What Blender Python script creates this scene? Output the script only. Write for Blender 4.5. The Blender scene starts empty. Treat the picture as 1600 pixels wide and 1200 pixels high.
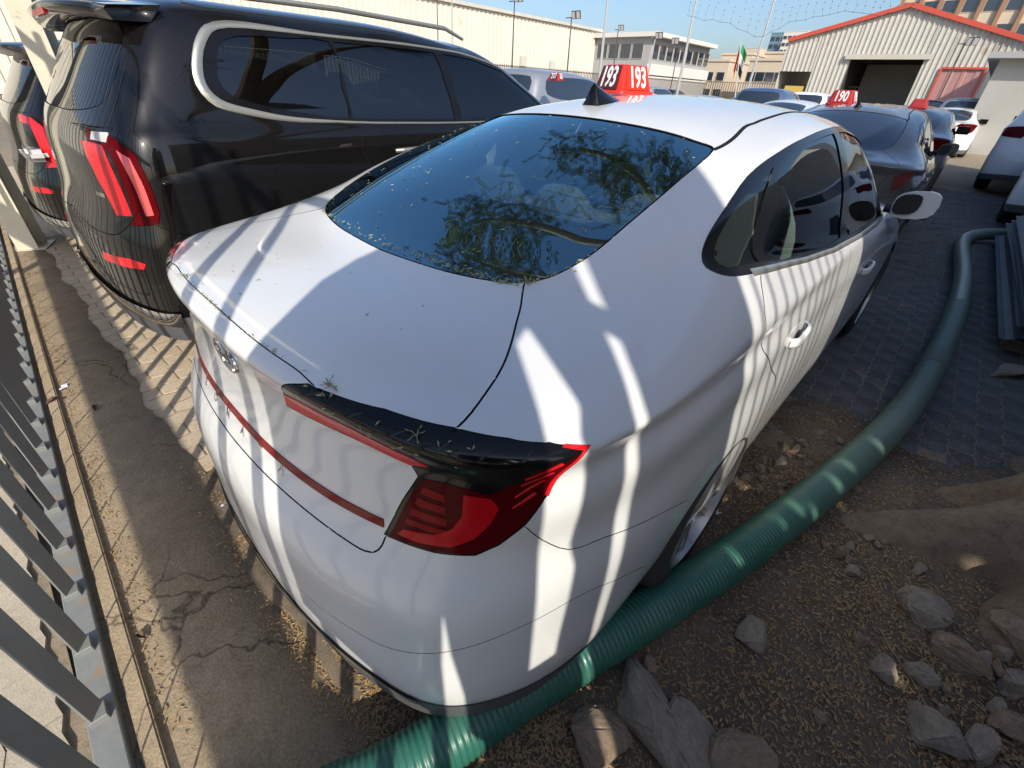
import bpy, bmesh, math, random
import numpy as np
from mathutils import Matrix, Vector
from mathutils.geometry import delaunay_2d_cdt
from math import radians as RAD, sin, cos, pi

S = bpy.context.scene
COL = S.collection
rnd = random.Random(7)

# ------------------------------------------------------------------ camera
CAM = np.array([1.12, -.14, 1.49]); YAW, PITCH, ROLL, FPX = RAD(41.2), RAD(-33.75), RAD(2.7), 696.0
_c = bpy.data.cameras.new("camera"); cam = bpy.data.objects.new("camera", _c); COL.objects.link(cam); S.camera = cam
_c.sensor_width = 36; _c.lens = 36 * FPX / 1600; _c.clip_start = .02; _c.clip_end = 3000
cam.matrix_world = Matrix.Translation(CAM) @ Matrix.Rotation(YAW, 4, 'Z') @ Matrix.Rotation(pi / 2 + PITCH, 4, 'X') @ Matrix.Rotation(ROLL, 4, 'Z')
# ------------------------------------------------------------------ sky, sun, exposure
SUN_EL = RAD(36); SUN_TO = np.array([.82 * cos(SUN_EL), -.57 * cos(SUN_EL), sin(SUN_EL)]); SUN_TO /= np.linalg.norm(SUN_TO)
W = bpy.data.worlds.new("World"); S.world = W; W.use_nodes = True
nt = W.node_tree; bg = nt.nodes['Background']
sky = nt.nodes.new("ShaderNodeTexSky"); sky.sky_type = 'NISHITA'; sky.sun_disc = False
sky.sun_elevation = SUN_EL; sky.sun_rotation = math.atan2(SUN_TO[0], SUN_TO[1]); sky.air_density = 1.0; sky.dust_density = 2.4; sky.ozone_density = 4.2
nt.links.new(sky.outputs[0], bg.inputs[0]); bg.inputs[1].default_value = .12
_l = bpy.data.lights.new("sun", 'SUN'); _l.energy = 3.5; _l.angle = RAD(.5); _l.color = (1, .93, .80)
sun = bpy.data.objects.new("sun", _l); COL.objects.link(sun)
sun.rotation_euler = Vector(SUN_TO).to_track_quat('Z', 'Y').to_euler()
S.view_settings.view_transform = 'Standard'; S.view_settings.look = 'None'; S.view_settings.gamma = 1; S.view_settings.exposure = .55

# ------------------------------------------------------------------ pixel ray -> place (used to set things at their measured place)
def _axes():
    f = np.array([-sin(YAW) * cos(PITCH), cos(YAW) * cos(PITCH), sin(PITCH)]); r = np.array([cos(YAW), sin(YAW), 0]); u = np.cross(r, f)
    c, s = cos(ROLL), sin(ROLL); return c * r + s * u, -s * r + c * u, f
_R, _U, _F = _axes()
def at(px, py, **k):
    d = _F + (px - 800) / FPX * _R - (py - 600) / FPX * _U
    (a, v), = k.items(); i = 'xyz'.index(a); t = (v - CAM[i]) / d[i]
    return Vector(CAM + t * d)

# ------------------------------------------------------------------ helpers
def tag(o, label=None, cat=None, group=None, kind=None):
    if label: o['label'] = label
    if cat: o['category'] = cat
    if group: o['group'] = group
    if kind: o['kind'] = kind
    return o
def thing(name, label, cat, loc=(0, 0, 0), rz=0, group=None):
    o = bpy.data.objects.new(name, None); COL.objects.link(o); o.location = loc; o.rotation_euler = (0, 0, rz)
    o.empty_display_size = .2
    return tag(o, label, cat, group)
def obj(name, V, F, mat, parent=None, smooth=False, normals=None, mats=None, mi=None):
    me = bpy.data.meshes.new(name); me.from_pydata([tuple(map(float, v)) for v in V], [], [tuple(map(int, f)) for f in F])
    for m in (mats or [mat]): me.materials.append(m)
    if mi is not None: me.polygons.foreach_set('material_index', mi)
    if smooth: me.polygons.foreach_set('use_smooth', [True] * len(me.polygons))
    me.update()
    if normals is not None: me.normals_split_custom_set_from_vertices([tuple(map(float, n)) for n in normals])
    o = bpy.data.objects.new(name, me); COL.objects.link(o)
    if parent: o.parent = parent
    return o
def link(name, me, parent=None, loc=(0, 0, 0), rot=(0, 0, 0), scale=None):
    o = bpy.data.objects.new(name, me); COL.objects.link(o)
    if parent: o.parent = parent
    o.location = loc; o.rotation_euler = rot
    if scale: o.scale = scale
    return o
def copy_tree(o, parent=None, mats=None):
    c = o.copy(); COL.objects.link(c)
    if parent: c.parent = parent
    if mats and c.type == 'MESH':
        for s in c.material_slots:
            if s.material and s.material.name in mats:
                m = mats[s.material.name]; s.link = 'OBJECT'; s.material = m
    for ch in list(o.children): copy_tree(ch, c, mats)
    return c
class MB:
    """collects simple solids into one mesh"""
    def __init__(s): s.V = []; s.F = []; s.mi = []; s.k = 0
    def add(s, V, F):
        b = len(s.V); s.V += [tuple(v) for v in V]; s.F += [tuple(b + i for i in f) for f in F]; s.mi += [s.k] * len(F); return s
    def box(s, x0, x1, y0, y1, z0, z1, M=None):
        V = [Vector((x, y, z)) for z in (z0, z1) for y in (y0, y1) for x in (x0, x1)]
        if M is not None: V = [M @ v for v in V]
        return s.add(V, [(0, 2, 3, 1), (4, 5, 7, 6), (0, 1, 5, 4), (2, 6, 7, 3), (0, 4, 6, 2), (1, 3, 7, 5)])
    def tube(s, pts, r, n=10, cap=True):
        pts = [Vector(p) for p in pts]; m = len(pts); rs = r if hasattr(r, '__len__') else [r] * m
        b = len(s.V); up = Vector((0, 0, 1)); prev = None
        for i, p in enumerate(pts):
            t = (pts[min(i + 1, m - 1)] - pts[max(i - 1, 0)]).normalized()
            if prev is None:
                a = t.cross(up) if abs(t.dot(up)) < .95 else t.cross(Vector((1, 0, 0)))
            else: a = prev - t * prev.dot(t)
            a.normalize(); prev = a; c = t.cross(a)
            for j in range(n):
                q = 2 * pi * j / n; s.V.append(tuple(p + (a * cos(q) + c * sin(q)) * rs[i]))
        for i in range(m - 1):
            for j in range(n):
                k = (j + 1) % n; s.F.append((b + i * n + j, b + i * n + k, b + (i + 1) * n + k, b + (i + 1) * n + j)); s.mi.append(s.k)
        if cap: s.F += [tuple(b + j for j in range(n))[::-1], tuple(b + (m - 1) * n + j for j in range(n))]; s.mi += [s.k] * 2
        return s
    def lathe(s, prof, n=32, M=None):
        """profile (r, z) turned round z"""
        b = len(s.V)
        for (r, z) in prof:
            for j in range(n):
                q = 2 * pi * j / n; v = Vector((r * cos(q), r * sin(q), z)); s.V.append(tuple(M @ v if M is not None else v))
        for i in range(len(prof) - 1):
            for j in range(n):
                k = (j + 1) % n; s.F.append((b + i * n + j, b + i * n + k, b + (i + 1) * n + k, b + (i + 1) * n + j)); s.mi.append(s.k)
        return s
    def prism(s, poly, z0, z1, M=None):
        """poly (x, y) anticlockwise, extruded"""
        n = len(poly); V = [Vector((x, y, z)) for z in (z0, z1) for x, y in poly]
        if M is not None: V = [M @ v for v in V]
        return s.add(V, [tuple(range(n))[::-1], tuple(range(n, 2 * n))] + [(i, (i + 1) % n, n + (i + 1) % n, n + i) for i in range(n)])
    def build(s, name, mat, parent=None, smooth=False, mats=None, sharp=35):
        o = obj(name, s.V, s.F, mat, parent, smooth, mats=mats, mi=s.mi if mats else None)
        if smooth and sharp:
            bm = bmesh.new(); bm.from_mesh(o.data); a = RAD(sharp)
            for e in bm.edges:
                if len(e.link_faces) == 2 and e.calc_face_angle(0) > a: e.smooth = False
            bm.to_mesh(o.data); bm.free()
        return o
def bevel(o, w=.004, seg=1):
    bm = bmesh.new(); bm.from_mesh(o.data)
    bmesh.ops.bevel(bm, geom=bm.edges[:], offset=w, segments=seg, affect='EDGES', clamp_overlap=True); bm.to_mesh(o.data); bm.free(); return o
def text_mesh(txt, size, ext, bold=0):
    c = bpy.data.curves.new("txt", 'FONT'); c.body = txt; c.size = size; c.extrude = ext; c.align_x = 'CENTER'; c.align_y = 'CENTER'; c.offset = bold; c.resolution_u = 3
    o = bpy.data.objects.new("txt", c); COL.objects.link(o); bpy.context.view_layer.update()
    me = bpy.data.meshes.new_from_object(o); bpy.data.objects.remove(o); return me

# ------------------------------------------------------------------ materials
MATS = {}
def mat(name, col, rough=.6, metal=0, coat=0, noise=None, bump=None, spec=.5, emis=None, coords='Object', **kw):
    """noise=(scale, amount, second colour) ; bump=(scale, strength, distance)"""
    m = bpy.data.materials.new(name); m.use_nodes = True; t = m.node_tree; b = t.nodes['Principled BSDF']
    b.inputs['Base Color'].default_value = (*col, 1); b.inputs['Roughness'].default_value = rough; b.inputs['Metallic'].default_value = metal
    b.inputs['Coat Weight'].default_value = coat; b.inputs['Coat Roughness'].default_value = kw.get('coatr', .03); b.inputs['Specular IOR Level'].default_value = spec
    if noise or bump:
        tc = t.nodes.new('ShaderNodeTexCoord')
    if noise:
        n = t.nodes.new('ShaderNodeTexNoise'); n.inputs['Scale'].default_value = noise[0]; n.inputs['Detail'].default_value = 8; n.inputs['Roughness'].default_value = .65
        t.links.new(tc.outputs[coords], n.inputs['Vector'])
        r = t.nodes.new('ShaderNodeValToRGB'); r.color_ramp.elements[0].position = .5 - noise[1] / 2; r.color_ramp.elements[1].position = .5 + noise[1] / 2
        r.color_ramp.elements[0].color = (*col, 1); r.color_ramp.elements[1].color = (*noise[2], 1)
        t.links.new(n.outputs[0], r.inputs[0]); t.links.new(r.outputs[0], b.inputs['Base Color'])
    if bump:
        n2 = t.nodes.new('ShaderNodeTexNoise'); n2.inputs['Scale'].default_value = bump[0]; n2.inputs['Detail'].default_value = 6; n2.inputs['Roughness'].default_value = .7
        t.links.new(tc.outputs[coords], n2.inputs['Vector'])
        bp = t.nodes.new('ShaderNodeBump'); bp.inputs['Strength'].default_value = bump[1]; bp.inputs['Distance'].default_value = bump[2]
        t.links.new(n2.outputs[0], bp.inputs['Height']); t.links.new(bp.outputs[0], b.inputs['Normal'])
    MATS[name] = m; return m
def glass(name, tint, gloss_rough=.01, ior=1.5, extra=.0, gcol=(1, 1, 1)):
    """thin car glass: tinted see-through plus mirror reflection"""
    m = bpy.data.materials.new(name); m.use_nodes = True; t = m.node_tree; t.nodes.clear()
    out = t.nodes.new('ShaderNodeOutputMaterial'); tr = t.nodes.new('ShaderNodeBsdfTransparent'); tr.inputs[0].default_value = (*tint, 1)
    gl = t.nodes.new('ShaderNodeBsdfGlossy'); gl.inputs['Roughness'].default_value = gloss_rough; gl.inputs[0].default_value = (*gcol, 1)
    fr = t.nodes.new('ShaderNodeFresnel'); fr.inputs[0].default_value = ior
    ad = t.nodes.new('ShaderNodeMath'); ad.operation = 'ADD'; ad.inputs[1].default_value = extra; ad.use_clamp = True
    mx = t.nodes.new('ShaderNodeMixShader'); t.links.new(fr.outputs[0], ad.inputs[0]); t.links.new(ad.outputs[0], mx.inputs[0])
    t.links.new(tr.outputs[0], mx.inputs[1]); t.links.new(gl.outputs[0], mx.inputs[2]); t.links.new(mx.outputs[0], out.inputs[0])
    MATS[name] = m; return m
def dusty_paint(name, col, dust, amt, rough=.35, coat=1.0):
    """clear-coated paint with a thin uneven film of dust and specks"""
    m = mat(name, col, rough, coat=coat, coatr=.04); t = m.node_tree; b = t.nodes['Principled BSDF']
    tc = t.nodes.new('ShaderNodeTexCoord'); n = t.nodes.new('ShaderNodeTexNoise'); n.inputs['Scale'].default_value = 5; n.inputs['Detail'].default_value = 12; n.inputs['Roughness'].default_value = .75
    n2 = t.nodes.new('ShaderNodeTexNoise'); n2.inputs['Scale'].default_value = 260; n2.inputs['Detail'].default_value = 2
    t.links.new(tc.outputs['Object'], n.inputs[0]); t.links.new(tc.outputs['Object'], n2.inputs[0])
    a = t.nodes.new('ShaderNodeMapRange'); a.inputs[1].default_value = .35; a.inputs[2].default_value = .75; a.inputs[3].default_value = amt * .4; a.inputs[4].default_value = amt
    t.links.new(n.outputs[0], a.inputs[0])
    sp = t.nodes.new('ShaderNodeMapRange'); sp.inputs[1].default_value = .68; sp.inputs[2].default_value = .74; sp.inputs[3].default_value = 0; sp.inputs[4].default_value = amt * 1.2
    t.links.new(n2.outputs[0], sp.inputs[0])
    ad = t.nodes.new('ShaderNodeMath'); ad.operation = 'ADD'; ad.use_clamp = True; t.links.new(a.outputs[0], ad.inputs[0]); t.links.new(sp.outputs[0], ad.inputs[1])
    mx = t.nodes.new('ShaderNodeMix'); mx.data_type = 'RGBA'; mx.inputs[6].default_value = (*col, 1); mx.inputs[7].default_value = (*dust, 1)
    t.links.new(ad.outputs[0], mx.inputs[0]); t.links.new(mx.outputs[2], b.inputs['Base Color'])
    cr = t.nodes.new('ShaderNodeMapRange'); cr.inputs[3].default_value = .03; cr.inputs[4].default_value = .30; t.links.new(ad.outputs[0], cr.inputs[0]); t.links.new(cr.outputs[0], b.inputs['Coat Roughness'])
    return m
white_paint = dusty_paint('white_paint', (.78, .79, .80), (.52, .48, .42), .17, .36)
black_paint = dusty_paint('black_paint', (.003, .003, .0035), (.08, .07, .055), .05, .30)
black_paint.node_tree.nodes['Principled BSDF'].inputs['Specular IOR Level'].default_value = .1
grey_paint = dusty_paint('grey_paint', (.09, .085, .08), (.3, .27, .22), .2, .30)
silver_paint = mat('silver_paint', (.45, .46, .48), .3, metal=.6, coat=1)
blue_paint = mat('blue_paint', (.05, .09, .18), .3, coat=1)
seam_m = mat('seam_rubber', (.012, .012, .013), .8, spec=.2)
gloss_black = mat('gloss_black', (.006, .006, .007), .16, coat=.3, spec=.25)
satin_black = mat('satin_black', (.018, .018, .019), .45)
plastic_black = mat('plastic_black', (.025, .025, .027), .6, bump=(700, .15, .001))
cladding = mat('grey_plastic', (.10, .10, .105), .5)
chrome = mat('chrome', (.72, .72, .74), .08, metal=1)
satin_chrome = mat('satin_chrome', (.58, .56, .48), .30, metal=.8)
alloy = mat('alloy_metal', (.45, .44, .43), .32, metal=.85, noise=(30, .5, (.33, .31, .28)))
tyre_m = mat('tyre_rubber', (.02, .02, .021), .8, noise=(9, .5, (.06, .052, .044)), bump=(160, .3, .002))
red_lens = mat('red_lens', (.28, .004, .008), .06, coat=1)
red_bright = mat('red_bright', (.72, .012, .02), .2, coat=.4)
red_dark = mat('red_dark', (.085, .001, .003), .2, coat=.06, spec=.06)
clear_lens = mat('clear_lens', (.6, .58, .58), .05, coat=1)
amber_lens = mat('dull_orange_lens', (.20, .03, .02), .15, coat=1)
seat_m = mat('seat_cloth', (.85, .92, .86), .8, bump=(300, .3, .002))
inner_dark = mat('dark_trim', (.03, .032, .036), .8)
liner_m = mat('headliner', (.25, .25, .25), .9)
glass_rear = glass('rear_glass_tint', (.80, .92, .88), .012, 1.5, .36, (.55, .88, 1))
glass_side = glass('side_glass_tint', (.22, .25, .25), .01, 1.5, .04)
glass_suv = glass('dark_glass_tint', (.10, .12, .12), .01, 1.5, .05)
glass_front = glass('light_glass_tint', (.60, .70, .66), .01, 1.5, .04)
far_glass = mat('far_glass', (.02, .03, .045), .06, coat=1, spec=.8)

# ================================================================== car surfaces
# control grid of the saloon: rows (bottom -> roof centre line), columns (rear centre -> side -> front centre)
def sedan_grid():
    C={}
    #      x   y   z  per row 0..15
    # 0 floor edge,1 low bumper,2 bumper mid,3 bumper upper,4 under lamp,5 lamp mid,6 under lip,7 lip/shoulder,8 deck start,9 deck mid,10 glass base/belt,11 glass low,12 glass mid,13 glass top/roof rail,14 roof mid,15 centre
    rows=[
    # row0
    [(0,.07,.20),(.25,.075,.20),(.48,.12,.20),(.66,.19,.20),(.77,.33,.20),(.82,.52,.19),(.85,.80,.18),(.86,1.15,.18),(.87,1.60,.18),(.87,2.2,.18),(.87,2.8,.18),(.86,3.4,.18),(.85,4.0,.18),(.80,4.45,.20),(.60,4.75,.20),(.3,4.85,.20),(0,4.87,.20)],
    # row1
    [(0,.02,.30),(.25,.03,.30),(.50,.075,.30),(.70,.15,.30),(.815,.31,.30),(.870,.52,.29),(.90,.80,.27),(.91,1.15,.27),(.905,1.60,.25),(.905,2.2,.25),(.905,2.8,.25),(.905,3.4,.25),(.905,4.0,.27),(.86,4.5,.30),(.63,4.8,.30),(.32,4.88,.30),(0,4.90,.30)],
    # row2
    [(0,-.01,.46),(.25,.0,.46),(.51,.05,.46),(.715,.135,.46),(.835,.30,.46),(.895,.52,.45),(.925,.80,.45),(.935,1.15,.45),(.925,1.60,.45),(.92,2.2,.45),(.92,2.8,.45),(.922,3.4,.45),(.925,4.0,.45),(.875,4.5,.46),(.64,4.8,.46),(.32,4.89,.46),(0,4.91,.46)],
    # row3
    [(0,.0,.62),(.25,.01,.62),(.51,.06,.62),(.72,.15,.62),(.835,.31,.63),(.895,.52,.63),(.925,.80,.64),(.935,1.15,.65),(.925,1.60,.64),(.918,2.2,.62),(.918,2.8,.62),(.922,3.4,.62),(.925,4.0,.62),(.87,4.48,.62),(.63,4.78,.62),(.31,4.87,.62),(0,4.89,.62)],
    # row4
    [(0,.055,.725),(.25,.065,.725),(.51,.115,.73),(.715,.20,.75),(.825,.33,.76),(.885,.52,.76),(.915,.80,.77),(.922,1.15,.775),(.916,1.60,.76),(.91,2.2,.74),(.91,2.8,.73),(.915,3.4,.72),(.91,4.0,.72),(.85,4.45,.70),(.61,4.76,.70),(.30,4.85,.70),(0,4.87,.70)],
    # row5
    [(0,.085,.83),(.25,.092,.835),(.51,.13,.845),(.71,.20,.855),(.825,.315,.865),(.885,.51,.865),(.914,.80,.865),(.918,1.15,.86),(.910,1.60,.845),(.904,2.2,.83),(.904,2.8,.82),(.905,3.4,.80),(.89,4.0,.80),(.82,4.42,.77),(.58,4.72,.76),(.29,4.82,.76),(0,4.84,.76)],
    # row6
    [(0,.09,.96),(.25,.098,.96),(.51,.145,.955),(.70,.205,.95),(.820,.305,.945),(.882,.51,.935),(.905,.80,.925),(.905,1.15,.92),(.895,1.60,.91),(.89,2.2,.90),(.89,2.8,.89),(.88,3.4,.88),(.85,4.0,.86),(.77,4.36,.82),(.54,4.64,.80),(.27,4.73,.80),(0,4.75,.80)],
    # row7 lip
    [(0,.068,1.028),(.25,.076,1.027),(.51,.122,1.018),(.70,.192,1.005),(.812,.300,.995),(.868,.51,.985),(.885,.80,.98),(.883,1.15,.975),(.873,1.60,.96),(.87,2.2,.945),(.87,2.8,.935),(.855,3.4,.925),(.80,4.0,.90),(.70,4.30,.86),(.48,4.54,.84),(.24,4.62,.84),(0,4.64,.84)],
    # row8 just on the deck
    [(0,.095,1.043),(.25,.102,1.042),(.505,.145,1.032),(.688,.212,1.022),(.795,.320,1.013),(.848,.53,1.008),(.865,.80,1.015),(.864,1.15,1.02),(.858,1.60,.985),(.860,2.2,.962),(.862,2.8,.948),(.845,3.4,.936),(.76,3.95,.925),(.65,4.2,.90),(.44,4.42,.885),(.22,4.48,.885),(0,4.50,.885)],
    # row9 deck mid
    [(0,.30,1.070),(.25,.31,1.070),(.49,.345,1.062),(.655,.42,1.056),(.755,.52,1.056),(.800,.69,1.062),(.805,.90,1.075),(.802,1.15,1.085),(.815,1.62,1.035),(.838,2.2,.985),(.845,2.8,.963),(.832,3.38,.945),(.74,3.75,.95),(.60,3.9,.955),(.40,4.02,.955),(.20,4.08,.955),(0,4.10,.955)],
    # row10 glass base / belt
    [(0,.545,1.090),(.25,.555,1.092),(.44,.580,1.098),(.585,.655,1.115),(.665,.755,1.13),(.705,.87,1.145),(.728,1.02,1.155),(.758,1.18,1.125),(.790,1.62,1.06),(.822,2.2,1.003),(.835,2.8,.975),(.825,3.34,.96),(.74,3.55,.97),(.60,3.66,.975),(.40,3.74,.98),(.20,3.78,.98),(0,3.80,.98)],
    # row11
    [(0,.80,1.21),(.25,.81,1.21),(.435,.835,1.205),(.575,.885,1.205),(.640,.965,1.21),(.672,1.06,1.22),(.695,1.18,1.235),(.722,1.38,1.225),(.748,1.78,1.19),(.770,2.22,1.16),(.775,2.75,1.14),(.765,3.15,1.12),(.70,3.38,1.10),(.56,3.47,1.10),(.38,3.54,1.10),(.19,3.58,1.10),(0,3.59,1.10)],
    # row12
    [(0,1.08,1.325),(.25,1.09,1.32),(.42,1.12,1.308),(.545,1.175,1.295),(.605,1.24,1.29),(.635,1.33,1.295),(.658,1.44,1.305),(.680,1.60,1.305),(.698,1.95,1.295),(.710,2.28,1.285),(.712,2.68,1.265),(.700,2.98,1.25),(.64,3.14,1.24),(.51,3.22,1.24),(.35,3.28,1.24),(.17,3.31,1.24),(0,3.32,1.24)],
    # row13 glass top / rail
    [(0,1.38,1.420),(.22,1.395,1.412),(.385,1.43,1.393),(.490,1.475,1.368),(.545,1.54,1.362),(.570,1.62,1.366),(.590,1.72,1.376),(.605,1.86,1.388),(.618,2.08,1.398),(.625,2.32,1.396),(.622,2.60,1.382),(.61,2.80,1.365),(.56,2.90,1.36),(.45,2.96,1.365),(.31,3.0,1.375),(.15,3.02,1.378),(0,3.03,1.38)],
    # row14
    [(0,1.72,1.458),(.13,1.73,1.456),(.24,1.77,1.448),(.31,1.82,1.442),(.345,1.88,1.442),(.36,1.93,1.443),(.37,1.99,1.446),(.375,2.08,1.449),(.38,2.19,1.451),(.38,2.32,1.450),(.375,2.45,1.447),(.36,2.56,1.443),(.32,2.62,1.441),(.26,2.66,1.441),(.18,2.69,1.441),(.09,2.70,1.441),(0,2.71,1.441)],
    # row15
    [(0,2.05,1.474),(0,2.06,1.474),(0,2.08,1.474),(0,2.10,1.475),(0,2.12,1.475),(0,2.14,1.475),(0,2.17,1.475),(0,2.20,1.475),(0,2.24,1.475),(0,2.28,1.475),(0,2.32,1.474),(0,2.35,1.473),(0,2.38,1.472),(0,2.41,1.471),(0,2.43,1.470),(0,2.44,1.470),(0,2.45,1.470)],
    ]
    G=np.array(rows,float)
    h=np.clip((G[...,2]-1.25)/.22,0,1); G[...,2]+=.012*h*h
    G[0,:6,2]-=.05; G[0,:6,1]-=.065; G[0,2:6,0]+=.035; G[1,:6,2]-=.035; G[1,:6,1]-=.032; G[1,2:6,0]+=.018; G[2,:6,2]-=.01
    G[4:7,5:10,0]-=.012; G[1:4,6:10,0]-=.006
    for k,d in zip(range(4,9),(.012,.020,.016,.008,.003)): G[6,k,0]-=d; G[7,k,0]+=.004
    return G
def _interp(P,n):
    """P (k,...,3) along axis0 -> ((k-1)*n+1,...,3) ; chordal hermite"""
    d=np.linalg.norm(P[1:]-P[:-1],axis=-1,keepdims=True)**.75+1e-5
    s=(P[1:]-P[:-1])/d
    m=np.empty_like(P); m[1:-1]=(s[:-1]*d[1:]+s[1:]*d[:-1])/(d[1:]+d[:-1]); m[0]=s[0]*1.5-m[1]*.5; m[-1]=s[-1]*1.5-m[-2]*.5
    out=[]
    for i in range(len(P)-1):
        for j in range(n):
            t=j/n;h=d[i]
            out.append((2*t**3-3*t*t+1)*P[i]+(t**3-2*t*t+t)*h*m[i]+(-2*t**3+3*t*t)*P[i+1]+(t**3-t*t)*h*m[i+1])
    out.append(P[-1]); return np.array(out)
def dense(G,n=16,smooth=10,mirror=True):
    # mirror across x=0 at both column ends so tangents are symmetric
    M=np.array([-1,1,1.])
    k=3
    E=np.concatenate([ (G[:,1:k+1]*M)[:,::-1],G,(G[:,-k-1:-1]*M)[:,::-1]],1)
    D=_interp(E,n); D=_interp(np.swapaxes(D,0,1),n); D=np.swapaxes(D,0,1)
    for it in range(smooth):
        Q=D.copy()
        Q[1:-1]+=.25*(D[:-2]+D[2:]-2*D[1:-1]); D=Q.copy()
        Q[:,1:-1]+=.25*(D[:,:-2]+D[:,2:]-2*D[:,1:-1]); D=Q
    # normals
    du=np.gradient(D,axis=1);dv=np.gradient(D,axis=0)
    N=np.cross(du,dv); N/=np.linalg.norm(N,axis=-1,keepdims=True)+1e-12
    s=slice(k*n,D.shape[1]-k*n)
    D=D[:,s].copy();N=N[:,s].copy()
    D[:,0,0]=0;D[:,-1,0]=0
    N[-1]=[0,0,1]; 
    for j in (0,-1):
        N[:,j,0]=0
    N/=np.linalg.norm(N,axis=-1,keepdims=True)
    return D,N
def suv_grid():
    # z rear, z side, z front, y rear, y front, half width, rear radius, front radius
    R = [(.30, .27, .25, .115, 4.80, .95, .30, .45), (.40, .36, .32, .095, 4.95, .975, .30, .5), (.58, .56, .50, .10, 5.02, .985, .30, .5), (.76, .76, .68, .12, 5.03, .985, .30, .5),
         (.90, .90, .84, .165, 5.00, .975, .27, .5), (1.04, 1.03, .96, .185, 4.93, .975, .27, .5), (1.16, 1.15, 1.04, .20, 4.80, .968, .27, .45), (1.245, 1.235, 1.085, .225, 4.45, .945, .26, .4),
         (1.30, 1.285, 1.13, .25, 3.95, .915, .25, .3), (1.45, 1.42, 1.32, .34, 3.55, .875, .25, .3), (1.60, 1.57, 1.50, .43, 3.20, .825, .25, .3), (1.715, 1.685, 1.64, .51, 2.90, .765, .25, .3),
         (1.775, 1.755, 1.715, .62, 2.70, .66, .3, .3), (1.80, 1.795, 1.76, 1.0, 2.35, .34, .25, .25), (1.805, 1.805, 1.785, 1.35, 2.05, 0.0, .1, .1)]
    out = []
    for (zr, zs, zf, y0, y1, w, rc, rf) in R:
        row = []; n = 2.7
        for s in (0, .34, .64, .84, .955):
            row.append((w * s, y0 + rc * (1 - (1 - s ** n) ** (1 / n)), zr + (zs - zr) * s ** 3))
        ya, yb = y0 + rc, y1 - rf
        for k, (f, ww) in enumerate([(0, .99), (.08, .997), (.18, 1), (.33, 1), (.5, 1), (.67, 1), (.84, .998), (1, .985)]):
            g = max(0, (f - .55) / .45) ** 2
            row.append((w * ww, ya + (yb - ya) * f, zs + (zf - zs) * g))
        for s in (.93, .66, .34, 0):
            row.append((w * s, y1 - rf * (1 - (1 - s ** n) ** (1 / n)), zf))
        out.append(row)
    return np.array(out, float)

class Surf:
    def __init__(s, G, n=12, smooth=10):
        s.D, s.N = dense(G, n, smooth); s.n = n; s.nv, s.nu = G.shape[0] - 1, G.shape[1] - 1
    def ev(s, uv, off=0):
        uv = np.asarray(uv, float).reshape(-1, 2); x = np.clip(uv[:, 0], 0, s.nu) * s.n; y = np.clip(uv[:, 1], 0, s.nv) * s.n
        i = np.minimum(x.astype(int), s.D.shape[1] - 2); j = np.minimum(y.astype(int), s.D.shape[0] - 2); a = (x - i)[:, None]; b = (y - j)[:, None]
        f = lambda A: A[j, i] * (1 - a) * (1 - b) + A[j, i + 1] * a * (1 - b) + A[j + 1, i] * (1 - a) * b + A[j + 1, i + 1] * a * b
        P, N = f(s.D), f(s.N); N = N / (np.linalg.norm(N, axis=1, keepdims=True) + 1e-9)
        return P + N * np.asarray(off).reshape(-1, 1), N
    def find(s, pts, axes, part='side'):
        """uv of points known in two coordinates; part: side, rear, top"""
        a, b = ['xyz'.index(c) for c in axes]; out = []
        D, N = s.D, s.N
        if part == 'side': M = N[..., 0] > .35
        elif part == 'rear': M = (N[..., 1] < -.25) & (D[..., 1] < 2)
        elif part == 'front': M = (N[..., 1] > .2)
        else: M = N[..., 2] > .3
        for p in pts:
            e = (D[..., a] - p[0]) ** 2 + (D[..., b] - p[1]) ** 2 + np.where(M, 0, 1e3)
            j, i = np.unravel_index(np.argmin(e), e.shape); uv = np.array([i / s.n, j / s.n])
            for it in range(6):
                P = s.ev([uv])[0][0]; h = .03; U = np.clip(uv + [h, 0], 0, [s.nu, s.nv]); V = np.clip(uv + [0, h], 0, [s.nu, s.nv])
                if U[0] == uv[0]: U = uv - [h, 0]
                if V[1] == uv[1]: V = uv - [0, h]
                Pu = (s.ev([U])[0][0] - P) / (U[0] - uv[0]); Pv = (s.ev([V])[0][0] - P) / (V[1] - uv[1])
                J = np.array([[Pu[a], Pv[a]], [Pu[b], Pv[b]]])
                try: d = np.linalg.solve(J, np.array([p[0] - P[a], p[1] - P[b]]))
                except Exception: break
                m = np.abs(d).max()
                if m > .3: d *= .3 / m
                uv = np.clip(uv + d, 0, [s.nu, s.nv])
            out.append(tuple(uv))
        return out
def catmull(P, closed, k=6):
    P = np.array(P, float); n = len(P); out = []
    rng = range(n if closed else n - 1)
    for i in rng:
        if closed: a, b, c, d = P[i - 1], P[i], P[(i + 1) % n], P[(i + 2) % n]
        else: b, c = P[i], P[i + 1]; a = P[i - 1] if i else 2 * b - c; d = P[i + 2] if i + 2 < n else 2 * c - b
        for j in range(k):
            t = j / k; out.append(.5 * ((2 * b) + (c - a) * t + (2 * a - 5 * b + 4 * c - d) * t * t + (3 * b - a - 3 * c + d) * t ** 3))
    if not closed: out.append(P[-1])
    return np.array(out)
def resample(sf, P, closed, step):
    P = np.asarray(P, float)
    if closed: P = np.vstack([P, P[:1]])
    out = [P[0]]
    for a, b in zip(P[:-1], P[1:]):
        A, B = sf.ev([a, b])[0]; m = max(1, int(np.ceil(np.linalg.norm(A - B) / step)))
        for j in range(1, m + 1): out.append(a + (b - a) * j / m)
    out = np.array(out)
    if closed: out = out[:-1]
    return out
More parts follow.
